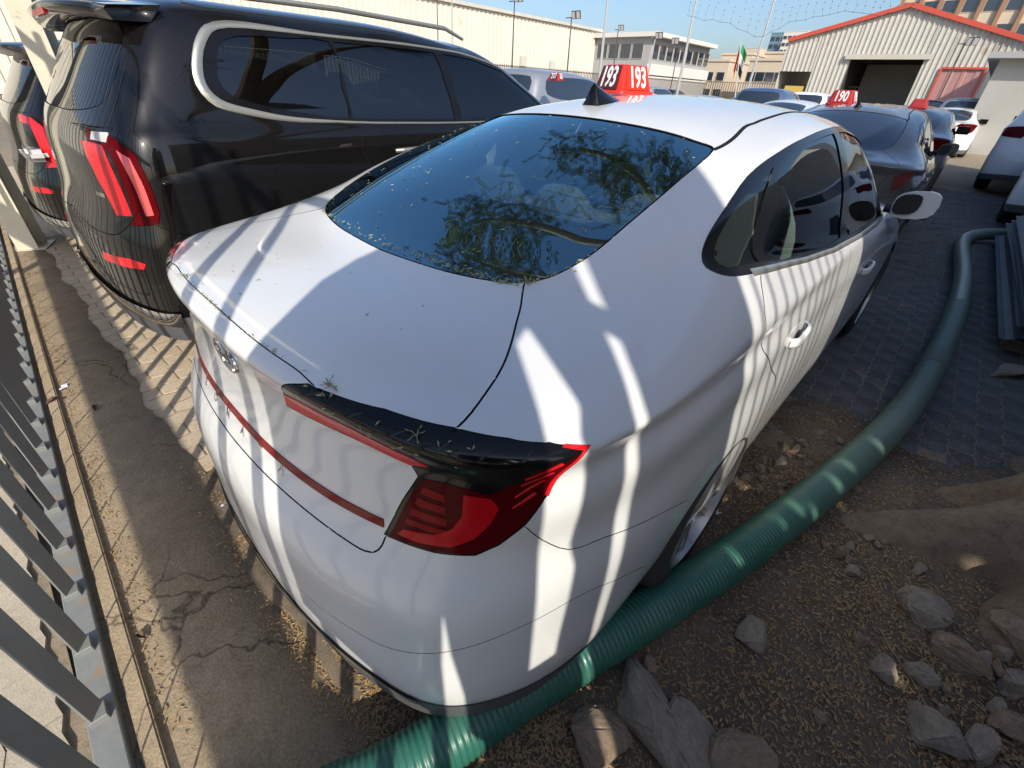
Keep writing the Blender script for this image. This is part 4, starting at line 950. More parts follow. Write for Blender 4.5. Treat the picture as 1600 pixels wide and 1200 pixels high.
# concrete strip with cracks, worn edge
V = []; F = []; n = 220
for i in range(n + 1):
    x = -9 + 11.4 * i / n; y0 = -.42 - .035 * (x - .2); y1 = .0 + .018 * sin(x * 5) + .010 * sin(x * 13) + .006 * rnd.uniform(-1, 1); V += [(x, y0 - .05, .004), (x, y1, .006 + .001 * sin(x * 3)), (x, y1 + .008, -.03)]
for i in range(n): F += [(3 * i, 3 * i + 3, 3 * i + 4, 3 * i + 1), (3 * i + 1, 3 * i + 4, 3 * i + 5, 3 * i + 2)]
tag(obj('concrete_strip', V, F, conc_m, None, True), kind='structure')
def frun(s, y=0, z=0):   # point along the fence line: s metres to the left of its near end
    return Vector((.2 - s, -.49 + .035 * s + y, z))
FR = Matrix.Translation((.2, -.49, 0)) @ Matrix.Rotation(RAD(-2), 4, 'Z')
ob = MB().box(-9, 3.4, .052, .094, -.02, .032, FR).build('kerb', conc_m); bevel(ob, .005, 2); tag(ob, kind='structure')
# footpath outside the fence: wavy concrete blocks
fp = tag(plane('footpath', -14, 8, -6, -.53, -.018, joint_m), kind='structure')
cnt = 0; Vb, Fb = [], []
for i in range(-40, 16):
    for j in range(0, 14):
        x = i * .20 + (.1 if j % 2 else 0); y = -.62 - j * .115; q = vis(x, y)
        w_, h_ = .098, .0555; P = [(-w_, -h_), (-w_ * .5, -h_ - .009), (0, -h_), (w_ * .5, -h_ - .009), (w_, -h_), (w_, h_), (w_ * .5, h_ - .009), (0, h_), (-w_ * .5, h_ - .009), (-w_, h_)]
        dz = rnd.uniform(-.0025, .0025); b = MB(); b.prism([(x + a, y + c) for a, c in P], -.018, -.002 + dz)
        if q and y > -1.6: o = b.build('paver', walk_m, fp); cnt += 1
        else: b0 = len(Vb); Vb += b.V; Fb += [tuple(b0 + k for k in f) for f in b.F]
tag(obj('pavers', Vb, Fb, walk_m, fp), kind='stuff')

# leaf litter ------------------------------------------------------------
litter_m = mat('dry_leaflet', (.50, .34, .17), .8, noise=(70, .5, (.20, .115, .05)))
pale_leaf = mat('pale_leaflet', (.42, .40, .22), .7, noise=(40, .6, (.26, .30, .12)))
def leaflets(pts, L0, L1, name, m, par=None):
    V = []; F = []
    for (x, y, z, nx_, ny_, nz_) in pts:
        L = rnd.uniform(L0, L1); w = L * rnd.uniform(.26, .36); a = rnd.uniform(0, 2 * pi); N = Vector((nx_ + rnd.uniform(-.3, .3), ny_ + rnd.uniform(-.3, .3), nz_)).normalized()
        t = Vector((cos(a), sin(a), 0)); t = (t - N * t.dot(N)).normalized(); s = N.cross(t); c = Vector((x, y, z)) + N * .0018; b = len(V)
        V += [tuple(c - t * L / 2), tuple(c - s * w / 2 + N * .0012), tuple(c + t * L / 2), tuple(c + s * w / 2 + N * .0008)]; F.append((b, b + 1, b + 2, b + 3))
    return obj(name, V, F, m, par)
pts = []
patches = [(.25, .25, .35, 5200), (1.15, .55, .35, 3800), (1.5, .95, .35, 4200), (1.35, 1.75, .35, 4200), (1.0, 2.1, .3, 2600), (1.75, 1.35, .3, 3000), (.15, -.02, .22, 900), (1.7, 2.7, .45, 2000), (-.45, .18, .22, 1200), (.75, 1.7, .3, 1800)]
for _ in range(130):
    cx, cy = rnd.uniform(-.1, 2.1), rnd.uniform(.05, 2.6); n_ = rnd.randrange(15, 60)
    for _k in range(n_):
        x, y = rnd.gauss(cx, .035), rnd.gauss(cy, .025); y > .05 and pts.append((x, y, hsoil(x, y) + rnd.uniform(.003, .011), 0, 0, .7))
for cx, cy, r, n in patches:
    for _ in range(int(n * .8)):
        x, y = rnd.gauss(cx, r), rnd.gauss(cy, r)
        if y > -.08: pts.append((x, y, (hsoil(x, y) + .0035 if y > .04 and x > -.9 else .009), 0, 0, 1))
for _ in range(8500): x, y = rnd.uniform(-.35, 1.0), rnd.uniform(-.03, .40); pts.append((x, y, max(.008, hsoil(x, y) + .004) if y > .02 else .011, 0, 0, 1))
for _ in range(1500):
    s = rnd.uniform(0, 5); p = frun(s, abs(rnd.gauss(0, .05)) + .075); pts.append((p.x, p.y, .008, 0, 0, 1))
for _ in range(380): x = rnd.uniform(-2.4, .9); pts.append((x, rnd.uniform(-.4, .3), .008, 0, 0, 1))
tag(leaflets(pts, .010, .021, 'leaf_litter', litter_m), 'brown dry leaflets strewn over the soil and concrete strip', 'leaf litter', kind='stuff')
pts = []
for _ in range(150):
    u, v = rnd.uniform(0, 3.0), rnd.uniform(10.1, 12.8); sg = rnd.choice((1, -1)); P, N = SED.ev([(u, v)]); P, N = P[0], N[0]; pts.append((sg * P[0], P[1], P[2], sg * N[0], N[1], N[2]))
for _ in range(230):
    u = rnd.uniform(0, 2.75); v = 10.06 + abs(rnd.gauss(0, .05)) + (max(0, u - 2.1)) ** 2 * 1.1; sg = rnd.choice((1, 1, -1)); P, N = SED.ev([(u, v)]); P, N = P[0], N[0]; pts.append((sg * P[0], P[1], P[2], sg * N[0], N[1], N[2]))
for _ in range(70):
    u, v = abs(rnd.gauss(0, 1.3)), rnd.choice((8.02, 8.02, rnd.uniform(8.1, 9.6))); sg = rnd.choice((1, -1, -1)); P, N = SED.ev([(u, v + rnd.uniform(-.03, .03))]); P, N = P[0], N[0]; pts.append((sg * P[0], P[1], P[2], sg * N[0], N[1], N[2]))
for _ in range(22):
    u, v = rnd.uniform(1.6, 3.4), rnd.uniform(6.6, 7.8); P, N = SED.ev([(u, v)], .003); P, N = P[0], N[0]; pts.append((P[0], P[1], P[2], N[0], N[1], N[2]))
cl = leaflets(pts, .008, .015, 'fallen_leaflets', pale_leaf); cl.rotation_euler = (0, 0, RAD(-1))
tag(cl, 'pale dry leaflets scattered on the rear screen and boot of the white saloon', 'leaf litter', kind='stuff')

# ------------------------------------------------------------------ stones and roots
stone_m = ground_mat('rough_stone', (.31, .26, .205), (.42, .355, .285), (.18, .15, .115), 6, 30, .45, .004)
stone_b = ground_mat('brown_stone', (.29, .215, .15), (.38, .29, .21), (.17, .125, .09), 6, 30, .45, .004)
def stone_mesh(seed, detail=True):
    r = random.Random(seed); bm = bmesh.new()
    for _ in range(15 if detail else 9):
        v = Vector((r.gauss(0, 1), r.gauss(0, 1), r.gauss(0, 1))).normalized(); bm.verts.new((v.x * r.uniform(.8, 1), v.y * r.uniform(.8, 1), v.z * r.uniform(.8, 1)))
    h = bmesh.ops.convex_hull(bm, input=bm.verts[:]); bmesh.ops.delete(bm, geom=list({g for g in h['geom_interior'] + h['geom_unused'] if isinstance(g, bmesh.types.BMVert)}), context='VERTS')
    if detail:
        bmesh.ops.bevel(bm, geom=bm.edges[:], offset=.06, segments=2, affect='EDGES'); bmesh.ops.triangulate(bm, faces=bm.faces[:])
        bmesh.ops.subdivide_edges(bm, edges=[e for e in bm.edges if e.calc_length() > .25], cuts=2, use_grid_fill=True)
        for v in bm.verts: v.co += v.co.normalized() * (.035 * sin(9 * v.co.x + seed) * cos(8 * v.co.y) + r.uniform(-.03, .03) + .05 * math.sin(4.3 * v.co.z + 3 * v.co.x + seed))
    bmesh.ops.recalc_face_normals(bm, faces=bm.faces[:]); me = bpy.data.meshes.new('stone'); bm.to_mesh(me); bm.free(); return me
SM = []
for k in range(7):
    me = stone_mesh(11 + k); me.materials.append(stone_m if k % 3 else stone_b); SM.append(me)
big = [  # px, py (centre), width, depth, height, turn, label
 ((930, 1158), .115, .10, .07, .2, 'squat pale stone at the bottom edge, left of the upright slab stone'), ((1003, 1120), .10, .20, .075, .35, 'long grey slab stone pointing up at the bottom, nearest the hose'),
 ((1068, 1165), .13, .17, .07, -.3, 'broad pinkish stone right of the long slab at the bottom edge'), ((1160, 1190), .15, .10, .05, .1, 'flat earthy stone at the bottom edge right of the pinkish one'),
 ((1175, 985), .085, .07, .05, .4, 'grey stone alone in the soil just right of the hose'), ((1437, 955), .095, .10, .085, .1, 'pale upright block stone below the tree roots'),
 ((1505, 1030), .12, .095, .075, -.5, 'large grey boulder below the tree, right of the block stone'), ((1582, 1005), .09, .12, .075, .2, 'rounded brown boulder at the right edge of the picture'),
 ((1455, 1150), .085, .10, .075, .5, 'faceted grey stone near the bottom right corner'), ((1535, 1168), .10, .05, .05, .7, 'thin leaning stone beside the faceted one in the bottom right corner'),
 ((1590, 1135), .09, .06, .045, -.2, 'small slab stone at the lower right edge'), ((1378, 1045), .05, .055, .05, 0, 'small dark stone left of the large grey boulder'), ((1438, 1055), .045, .06, .045, .9, 'little cracked stone touching the large boulder'),
 ((1345, 1000), .035, .03, .025, 0, 'tiny pale stone between hose and boulders'), ((1282, 1118), .03, .025, .022, 0, 'small white rubble lump in the leaf litter'), ((1575, 580), .20, .12, .07, .3, 'pale stone block by the stacked sheets at the right edge'), ((1590, 1070), .10, .06, .05, .4, 'dark slab stone wedged under the right edge boulders'),
 ((1015, 1035), .03, .035, .025, .4, 'thumb sized pale stone at the tip of the long slab')]
for i, ((px, py), w_, d_, h_, rz, lab) in enumerate(big):
    p = at(px, py, z=.03); o = link('stone', SM[i % 7], None, (p.x, p.y, (hsoil(p.x, p.y) if p.y < 2.8 else 0) + h_ * .24), (rnd.uniform(-.2, .2), rnd.uniform(-.2, .2), rz + YAW), (w_ * .95, d_ * .95, h_ * 1.0))
    tag(o, lab, 'stone', 'large loose stones')
def pebbles(spots, n, s0, s1, group, label):
    for _ in range(n):
        cx, cy, r = rnd.choice(spots); x, y = rnd.gauss(cx, r), rnd.gauss(cy, r); s = rnd.uniform(s0, s1)
        o = link('stone', SM[rnd.randrange(7)], None, (x, y, hsoil(x, y) + s * .3), (rnd.random() * 6, rnd.random() * 6, rnd.random() * 6), (s, s * rnd.uniform(.7, 1), s * rnd.uniform(.5, .8))); tag(o, label, 'stone', group)
pebbles([(1.05, 1.95, .07), (1.13, 1.75, .07), (1.0, 1.75, .06), (1.22, 2.1, .08)], 34, .018, .042, 'pebbles by the rear wheel', 'small grey pebble among others between the rear wheel and the hose')
pebbles([(1.42, 1.62, .06), (1.5, 1.75, .06), (1.35, 1.55, .04)], 14, .018, .04, 'pebbles by the tree roots', 'small stone lying between the hose and the tree roots')
pebbles([(1.85, 1.2, .1), (1.75, 1.15, .1), (1.9, 1.35, .08)], 16, .02, .045, 'pebbles in the bottom right corner', 'small stone among the boulders in the bottom right corner')
V = []; F = []; r_ = random.Random(3)
for _ in range(5200):
    x, y = r_.uniform(-.8, 2.3), r_.uniform(.02, 2.9); s = r_.uniform(.0015, .006); z = hsoil(x, y); b0 = len(V)
    V += [(x + s * r_.uniform(.6, 1), y, z), (x, y + s, z), (x - s, y - s * .4, z), (x + s * .2, y - s * .8, z), (x, y, z + s * .9)]; F += [(b0, b0 + 1, b0 + 4), (b0 + 1, b0 + 2, b0 + 4), (b0 + 2, b0 + 3, b0 + 4), (b0 + 3, b0, b0 + 4)]
tag(obj('gravel', V, F, stone_b), 'fine grit and crumbs of soil on the bare earth', 'gravel', kind='stuff')

# the old tree: flared foot with roots, trunk, limbs and crown (overhead, mirrored in the rear screen)
bark_m = ground_mat('bark', (.37, .275, .195), (.48, .37, .27), (.17, .125, .088), 7, 26, .9, .018)
leaf_m = mat('leaf_green', (.07, .11, .03), .6, noise=(9, .5, (.12, .14, .045)))
from mathutils import noise as mnoise
def trunk_mesh(cx, cy, R0, H, roots, seed, lean=(0, 0)):
    V = []; F = []; n = 200; zs = [-.03, -.01, .0, .01, .02, .03, .04, .055, .07, .085, .10, .12, .14, .165, .19, .22, .26, .30, .36, .43, .5, .6, .75, .9, 1.1, 1.35, 1.6, 1.9, 2.2, 2.6, H]
    for z in zs:
        for j in range(n):
            a = 2 * pi * j / n; r = R0 * (1 - .12 * z / H) + .10 * math.exp(-max(z, 0) / .25)
            for (ra, rl, rw, rh) in roots:
                d = (a - ra + pi) % (2 * pi) - pi; r += rl * math.exp(-(d / rw) ** 2) * math.exp(-max(z, 0) / rh)
            q = Vector((cos(a) * 2.2 + seed, sin(a) * 2.2, z * 2.0)); r *= 1 + .10 * (mnoise.fractal(q, 1.0, 2.0, 3)) + .03 * sin(11 * a + 2.5 * z + 2 * mnoise.noise(q)) + .022 * mnoise.fractal(q * 7, .8, 2.1, 4)
            V.append((cx + lean[0] * z + r * cos(a), cy + lean[1] * z + r * sin(a), z + .010 * mnoise.noise(q * 5) * (1 if z > 0 else 0)))
    for i in range(len(zs) - 1):
        for j in range(n): k = (j + 1) % n; F.append((i * n + j, i * n + k, (i + 1) * n + k, (i + 1) * n + j))
    return V, F
tree = thing('old_tree', 'old tree with a thick brown flared foot and spreading roots at the right edge', 'tree', (2.38, 2.28, 0))
V, F = trunk_mesh(0, 0, .40, 3.4, [(RAD(207), .74, .19, .24), (RAD(232), .42, .18, .45), (RAD(184), .34, .16, .42), (RAD(250), .30, .2, .3), (RAD(120), .3, .3, .1), (RAD(300), .3, .3, .15), (RAD(30), .3, .4, .1)], 1, (.05, .02))
obj('trunk', V, F, bark_m, tree, True)
def limb(par, pts, r0, r1):
    P = catmull(pts, False, 5); b = MB(); b.tube([tuple(p) for p in P], list(np.linspace(r0, r1, len(P))), 9); return b.build('limb', bark_m, par, True)
L1 = [(.15, .05, 3.2), (-.9, .3, 4.1), (-3.2, .0, 4.6), (-5.6, -.5, 4.75)]; L2 = [(.15, .05, 3.2), (-1.2, .9, 4.2), (-2.9, 1.6, 4.8), (-4.9, 1.8, 4.9)]; L3 = [(.15, .05, 3.2), (.7, -.3, 4.4), (1.0, -.3, 5.4)]
for P, a, c in ((L1, .16, .04), (L2, .15, .04), (L3, .18, .05)): limb(tree, P, a, c)
def leaves(par, blobs, n, size, seed, twigs=True):
    r = random.Random(seed); V = []; F = []; tb = MB()
    tot = sum(b[4] for b in blobs)
    for (cx, cy, cz, rad, wgt) in blobs:
        k = max(1, int(n * wgt / tot / 22))
        for _ in range(k):
            v = Vector((r.gauss(0, 1), r.gauss(0, 1), r.gauss(0, .7))); c = Vector((cx, cy, cz)) + v * rad * .5; d = Vector((r.uniform(-1, 1), r.uniform(-1, 1), r.uniform(-.9, .1))).normalized(); Ls = r.uniform(.2, .42)
            if twigs: tb.tube([c, c + d * Ls], [.003, .001], 3, False)
            sd = d.cross(Vector((0, 0, 1))).normalized()
            for q in range(11):
                for sg in (1, -1):
                    t = c + d * Ls * (q / 11); s = size * r.uniform(.7, 1.1); tip = t + (sd * sg + d * .3 + Vector((0, 0, r.uniform(-.4, .2)))) * s; m = (t + tip) / 2; nrm = (tip - t).cross(d).normalized() * .0; w_ = d * s * .22
                    b0 = len(V); V += [tuple(t), tuple(m + w_), tuple(tip), tuple(m - w_)]; F.append((b0, b0 + 1, b0 + 2, b0 + 3))
    cr = obj('crown', V, F, leaf_m, par)
    if twigs: tb.build('twigs', bark_m, cr)
    tag(cr, kind=None); return cr
leaves(tree, [(-5.6, -.5, 4.8, .75, 3), (-4.6, -.2, 4.8, .6, 2.0), (-4.9, 1.7, 4.8, .6, 1.5), (-3.6, 1.3, 4.8, .6, 2.4), (-2.9, 2.2, 4.8, .6, 2.0), (.7, -.2, 5.4, .7, 1.0)], 19000, .05, 5)

# small things lying about
def twig(pts, r, lab, par=None):
    b = MB(); b.tube([tuple(p) for p in catmull(pts, False, 4)], list(np.linspace(r, r * .5, (len(pts) - 1) * 4 + 1)), 6); o = b.build('twig', mat('dry_twig', (.30, .24, .16), .8) if 'dry_twig' not in MATS else MATS['dry_twig'], par, True); return tag(o, lab, 'twig')
gp = lambda px, py, z=.03: (lambda p: (p.x, p.y, hsoil(p.x, p.y) + .006))(at(px, py, z=z))
twig([gp(1372, 985), gp(1395, 1020), gp(1425, 1062), gp(1447, 1098)], .0028, 'thin straight dry twig lying among the stones at lower right')
twig([gp(1285, 880), gp(1325, 905), gp(1352, 900)], .0025, 'short bent twig on the soil below the tree roots')
twig([gp(1535, 715), gp(1550, 722), gp(1568, 712), gp(1580, 716)], .0022, 'thin curled twig on the bare ground above the tree foot')
scrap_m = mat('paper_white', (.62, .60, .62), .6, noise=(60, .4, (.40, .36, .50)))
def scrap(px, py, w_, l_, a, lab, z=.012):
    p = at(px, py, z=z); n = 6; V = []
    for i in range(n + 1):
        t_ = i / n; V += [(-w_ / 2, l_ * (t_ - .5), .006 * sin(9 * t_)), (w_ / 2 * (1 - .3 * t_), l_ * (t_ - .5), .010 * sin(7 * t_ + 1))]
    o = obj('paper_scrap', V, [(2 * i, 2 * i + 1, 2 * i + 3, 2 * i + 2) for i in range(n)], scrap_m); o.location = (p.x, p.y, p.z); o.rotation_euler = (0, 0, a); return tag(o, lab, 'litter')
scrap(357, 785, .018, .06, .3, 'pale blue strip of paper on the soil by the rear bumper'); scrap(100, 605, .03, .05, 1.2, 'crumpled pinkish white wrapper beside the kerb'); scrap(1120, 798, .025, .04, .8, 'small pale leaf or scrap beside the rear wheel', .03)
dead = mat('dead_leaf', (.10, .065, .04), .8)
def dleaf(px, py, s, a, lab):
    p = at(px, py, z=.012); V = [(0, -s, 0), (-.4 * s, -.2 * s, .012), (-.3 * s, .5 * s, .018), (0, s, .004), (.35 * s, .45 * s, .02), (.45 * s, -.3 * s, .014), (0, 0, .002)]
    o = obj('dead_leaf', V, [(0, 6, 1), (1, 6, 2), (2, 6, 3), (3, 6, 4), (4, 6, 5), (5, 6, 0)], dead); o.location = (p.x, p.y, .034 if px < 90 else .012); o.rotation_euler = (0, 0, a); return tag(o, lab, 'leaf')
dleaf(85, 632, .035, .5, 'dark curled dead leaf lying across the kerb'); dleaf(150, 638, .03, 1.4, 'brown curled leaf in the shaded band of the concrete'); dleaf(222, 995, .022, 2.2, 'small brown leaf on the sunlit concrete strip')
sprig_m = mat('sprig_green', (.30, .28, .14), .7)
def sprig(u, v, sg, n, lab):
    b = MB(); r = random.Random(int(u * 100)); P, N = SED.ev([(u, v)], .004); p = Vector((P[0][0] * sg, P[0][1], P[0][2]))
    for _ in range(n):
        d = Vector((r.gauss(0, 1), r.gauss(0, .5), r.uniform(0, .25))).normalized(); L_ = r.uniform(.008, .022); b.tube([p, p + d * L_ * .6 + Vector((0, 0, .004)), p + d * L_], [.0009, .0007, .0004], 4); q = p + d * L_; s_ = d.cross(Vector((0, 0, 1))).normalized() * .0014
        b.add([q - s_, q + s_, q + d * .007 + s_ * .5, q + d * .007 - s_ * .5], [(0, 1, 2, 3)])
    o = b.build('dry_sprig', sprig_m); o.rotation_euler = (0, 0, RAD(-1)); tag(o, lab, 'sprig')
sprig(1.80, 7.95, 1, 12, 'greenish dry sprig caught at the inner end of the right tail lamp'); sprig(1.0, 8.02, -1, 9, 'dry sprig in the boot seam toward the left lamp'); sprig(2.3, 10.1, 1, 8, 'dry stems in the lower right corner of the rear screen'); sprig(2.75, 7.6, 1, 5, 'small sprig on the black lamp panel below the boot seam')

# ------------------------------------------------------------------ green suction hose
hp = [(.50, -.42, .10), (.62, -.18, .09), (.707, .016, .092), (.792, .30, .09), (.945, .765, .088), (1.09, 1.24, .086), (1.26, 1.93, .084), (1.412, 2.75, .084), (1.50, 3.7, .086), (1.565, 5.0, .086), (1.56, 6.2, .086), (1.50, 7.6, .086), (1.56, 8.3, .09), (1.80, 8.62, .12), (2.3, 8.7, .16)]
P = catmull(hp, False, 40); seg = np.linalg.norm(np.diff(P, axis=0), axis=1); cum = np.concatenate([[0], np.cumsum(seg)])
s_ = []; s0 = 0
while s0 < cum[-1]: s_.append(s0); s0 += .0042 if s0 < 5.6 else .03
Q = np.stack([np.interp(s_, cum, P[:, k]) for k in range(3)], 1); RH = .072
rs = [RH + (.0042 * (abs(cos(pi * s / .0168)) ** .6 - .6) if s < 5.6 else 0) for s in s_]
hose_m = mat('hose_green', (.004, .11, .08), .38, coat=.1, noise=(6, .5, (.03, .16, .115)))
t = hose_m.node_tree; bs_ = t.nodes['Principled BSDF']; src = bs_.inputs['Base Color'].links[0].from_socket
tc = t.nodes.new('ShaderNodeTexCoord'); sx = t.nodes.new('ShaderNodeSeparateXYZ'); t.links.new(tc.outputs['Object'], sx.inputs[0])
mr = t.nodes.new('ShaderNodeMapRange'); mr.inputs[1].default_value = 1.1; mr.inputs[2].default_value = 2.5; mr.inputs[3].default_value = .14; mr.inputs[4].default_value = .95; t.links.new(sx.outputs[1], mr.inputs[0])
nn_ = t.nodes.new('ShaderNodeTexNoise'); nn_.inputs['Scale'].default_value = 14; nn_.inputs['Detail'].default_value = 8; t.links.new(tc.outputs['Object'], nn_.inputs[0])
ad = t.nodes.new('ShaderNodeMath'); ad.operation = 'MULTIPLY_ADD'; t.links.new(nn_.outputs[0], ad.inputs[0]); ad.inputs[1].default_value = .5; t.links.new(mr.outputs[0], ad.inputs[2])
sb = t.nodes.new('ShaderNodeMath'); sb.operation = 'SUBTRACT'; sb.use_clamp = True; sb.inputs[1].default_value = .25; t.links.new(ad.outputs[0], sb.inputs[0])
mx = t.nodes.new('ShaderNodeMix'); mx.data_type = 'RGBA'; mx.inputs[7].default_value = (.13, .18, .15, 1); t.links.new(sb.outputs[0], mx.inputs[0]); t.links.new(src, mx.inputs[6]); t.links.new(mx.outputs[2], bs_.inputs['Base Color'])
b = MB(); b.tube([tuple(q) for q in Q], rs, 26, False)
hose = b.build('suction_hose', hose_m, None, True, sharp=0)
tag(hose, 'thick ribbed green hose running from the bottom edge along the white saloon up the alley', 'hose')
b = MB(); b.tube([tuple(np.array([np.interp(x, cum, P[:, k]) for k in range(3)])) for x in (4.05, 4.1, 4.2, 4.3)], [RH + .004, RH + .006, RH + .006, RH + .004], 26); b.build('hose_sleeve', mat('grey_tape', (.13, .15, .13), .7), hose, True)

# ================================================================== fence behind the cars, added unseen shade casters
clad = mat('cream_cladding', (.66, .62, .53), .6, noise=(.35, .6, (.58, .54, .46))); clad2 = mat('grey_cladding', (.58, .56, .50), .6, noise=(.5, .6, (.46, .44, .39)))
cream_m = mat('cream_steel', (.62, .58, .46), .45, noise=(5, .6, (.52, .47, .36)), bump=(60, .1, .002))
fence_m = mat('fence_grey', (.16, .17, .175), .55, noise=(14, .5, (.21, .215, .205)), bump=(90, .2, .002))
rail_m = mat('fence_rail_grey', (.16, .18, .19), .6, noise=(22, .6, (.24, .24, .215)), bump=(60, .4, .003))
rust = fence_m.node_tree
def add_rust(m, s=30, lo=.62, hi=.70):
    t = m.node_tree; L = t.links.new; b = t.nodes['Principled BSDF']; tc = t.nodes.new('ShaderNodeTexCoord'); n = t.nodes.new('ShaderNodeTexNoise'); n.inputs['Scale'].default_value = s; n.inputs['Detail'].default_value = 9; n.inputs['Roughness'].default_value = .7; L(tc.outputs['Object'], n.inputs[0])
    r = t.nodes.new('ShaderNodeMapRange'); r.inputs[1].default_value = lo; r.inputs[2].default_value = hi; L(n.outputs[0], r.inputs[0]); src = b.inputs['Base Color'].links[0].from_socket; mx = t.nodes.new('ShaderNodeMix'); mx.data_type = 'RGBA'; mx.inputs[7].default_value = (.28, .19, .11, 1); L(r.outputs[0], mx.inputs[0]); L(src, mx.inputs[6]); L(mx.outputs[2], b.inputs['Base Color'])
add_rust(fence_m, 18); add_rust(rail_m, 12, .56, .66); add_rust(cream_m, 5, .64, .72); add_rust(clad, .5, .60, .80); add_rust(clad2, .4, .58, .78)
fence = thing('bar_fence', 'grey metal bar fence at the lower left edge with wide bars on a flat rail', 'fence', (.2, -.49, 0), RAD(-2))
o = MB().box(-9, 4.5, -.030, .034, .008, .050).build('bottom_rail', rail_m, fence); bevel(o, .003)
bar0 = MB().box(-.016, .016, -.026, .000, .56, 2.75).build('bar', fence_m, fence); bevel(bar0, .002)
slat0 = MB().box(-.026, .026, -.003, .003, .050, .56, Matrix.Rotation(RAD(-33), 4, 'Z')).box(-.024, .024, -.020, .020, .0495, .075, Matrix.Rotation(RAD(0), 4, 'Z')).build('slat', fence_m, fence); bevel(slat0, .0015)
for k in range(0, 36):
    x = .017 - .2 - .2385 * (k - 4)
    if k == 0: bar0.location = (x, 0, 0); slat0.location = (x, 0, 0)
    else: link('bar', bar0.data, fence, (x, 0, 0)); link('slat', slat0.data, fence, (x, 0, 0))
bd = thing('added_shade_board', 'added unseen board on posts, shading a band of the concrete strip', 'shade caster', (1.0, -1.62, 0), RAD(-2.6)); MB().box(-7, 2.2, -.02, .02, 1.755, 2.08).build('board', cream_m if 'cream_steel' in MATS else fence_m, bd)  # unseen board added to cast the dark band along the concrete
for x in (-6.5, -3.6, 2.0): MB().box(x - .03, x + .03, -.08, -.022, 0, 2.2).build('post', fence_m, bd)
MB().box(-9, 4.5, -.045, -.032, 2.62, 2.70).build('top_rail', fence_m, fence)
for x in (1.19, 1.428, 1.667): link('bar', bar0.data, fence, (x - .2, 0, -.6), scale=(1.3, 1, .75))
shade_sheet_m = mat('added_shade_sheet', (.02, .06, .04), .9)
CL = thing('added_shade_sheet', 'dark green shade cloth tied to the fence behind the photographer with slits letting sun through', 'shade cloth', (0, -.505, 0))  # unseen sheets, outline and slits cut to shape the shade on the saloon
def sheet(poly, name='shade_panel'):
    b = MB(); b.prism(poly, -.0015, .0015, Matrix.Rotation(pi / 2, 4, 'X')); return b.build(name, shade_sheet_m, CL)
sheet([(1.00, .60), (1.2, .66), (1.5, .74), (1.78, .86), (1.78, .02), (1.0, .02)][::-1], 'lower_shade_panel')
sheet([(1.03, .98), (1.60, .98), (1.635, 1.30), (1.65, 1.46), (1.67, 1.30), (1.71, 1.15), (1.72, .98), (1.78, .98), (1.78, .02), (1.98, .02), (1.98, 2.95), (1.62, 2.55), (1.40, 2.32), (1.27, 2.14), (1.16, 1.92), (1.05, 1.72)])
sheet([(1.98, 2.28), (2.04, 2.36), (2.115, 2.20), (2.36, 2.9), (2.36, 3.3), (1.98, 2.95)])
sheet([(2.115, 2.20), (2.09, 2.12), (2.125, 2.05), (2.10, 1.85), (2.13, 1.8), (2.10, 1.45), (1.98, 1.35), (1.98, .02), (2.30, .02), (2.30, 2.8)])
tr2 = thing('added_shade_trunk', 'added unseen tree trunk by the fence behind the camera, shading the white saloon', 'tree', (2.755, -.52, 0))  # trunk added out of view to block sun from the saloon's rear quarter
V, F = trunk_mesh(0, 0, .30, 3.5, [(RAD(40), .2, .3, .1), (RAD(200), .25, .3, .1)], 4); V = [(x, y * .6, z) for x, y, z in V]; obj('trunk', V, F, bark_m, tr2, True)
caster_wall_m = mat('caster_grey', (.34, .32, .28), .9, noise=(2, .5, (.25, .235, .21)), bump=(20, .4, .01))
def holed(name, outline, holes, y0, y1, m, par):
    V = [Vector(p) for p in outline]; E = [(i, (i + 1) % len(outline)) for i in range(len(outline))]; H = []
    for hx, hz_, r in holes:
        b0 = len(V); q = [(hx + r * cos(a), hz_ + r * .8 * sin(a)) for a in np.linspace(0, 2 * pi, 15)[:-1]]; H.append(q); V += [Vector(p) for p in q]; E += [(b0 + i, b0 + (i + 1) % 14) for i in range(14)]
    ov, oe, of, *_ = delaunay_2d_cdt(V, E, [], 1, 1e-5, True); P = np.array([tuple(v) for v in ov]); F = []
    for f in of:
        c = P[list(f)].mean(0)[None]
        if in_poly(c, np.array(outline))[0] and not any(in_poly(c, h)[0] for h in H): F.append(tuple(f))
    n = len(P); return obj(name, [(x, y0, z) for x, z in P] + [(x, y1, z) for x, z in P], F + [tuple(q + n for q in f[::-1]) for f in F], m, par)
o = holed('added_dapple_panel', [(3.07, 0), (9, 0), (9, 5.2), (6.2, 5.0), (5.2, 4.05), (4.3, 3.24), (3.6, 2.60), (3.07, 2.20)], [(3.64, 2.43, .045), (4.09, 2.79, .055), (4.30, 2.95, .06), (4.44, 2.98, .05), (4.79, 3.29, .06), (5.03, 3.50, .05), (5.52, 3.84, .05), (4.9, 3.2, .04), (5.3, 3.2, .05), (4.2, 2.35, .045), (5.69, 3.53, .15), (5.98, 3.62, .10)], -.655, -.645, caster_wall_m, None); tag(o, 'added unseen metal sheet, sloped to shade the soil and pierced for sun dapples', 'wall')  # added shade caster; slope keeps soil dark, holes let dapples onto the hose
rl = thing('added_stripe_rods', 'added unseen upright rods casting thin stripes on the rear door', 'railing', (3.06, -.62, 2.1))  # rods added out of view for the striped shadow on the door
rod = MB().box(-.0065, .0065, -.0065, .0065, 0, 2.3).build('rod', fence_m, rl)
for k in range(1, 12): link('rod', rod.data, rl, (.165 * k, 0, 0), scale=(1, 1, (1.0 + .887 * .165 * k) / 2.3))
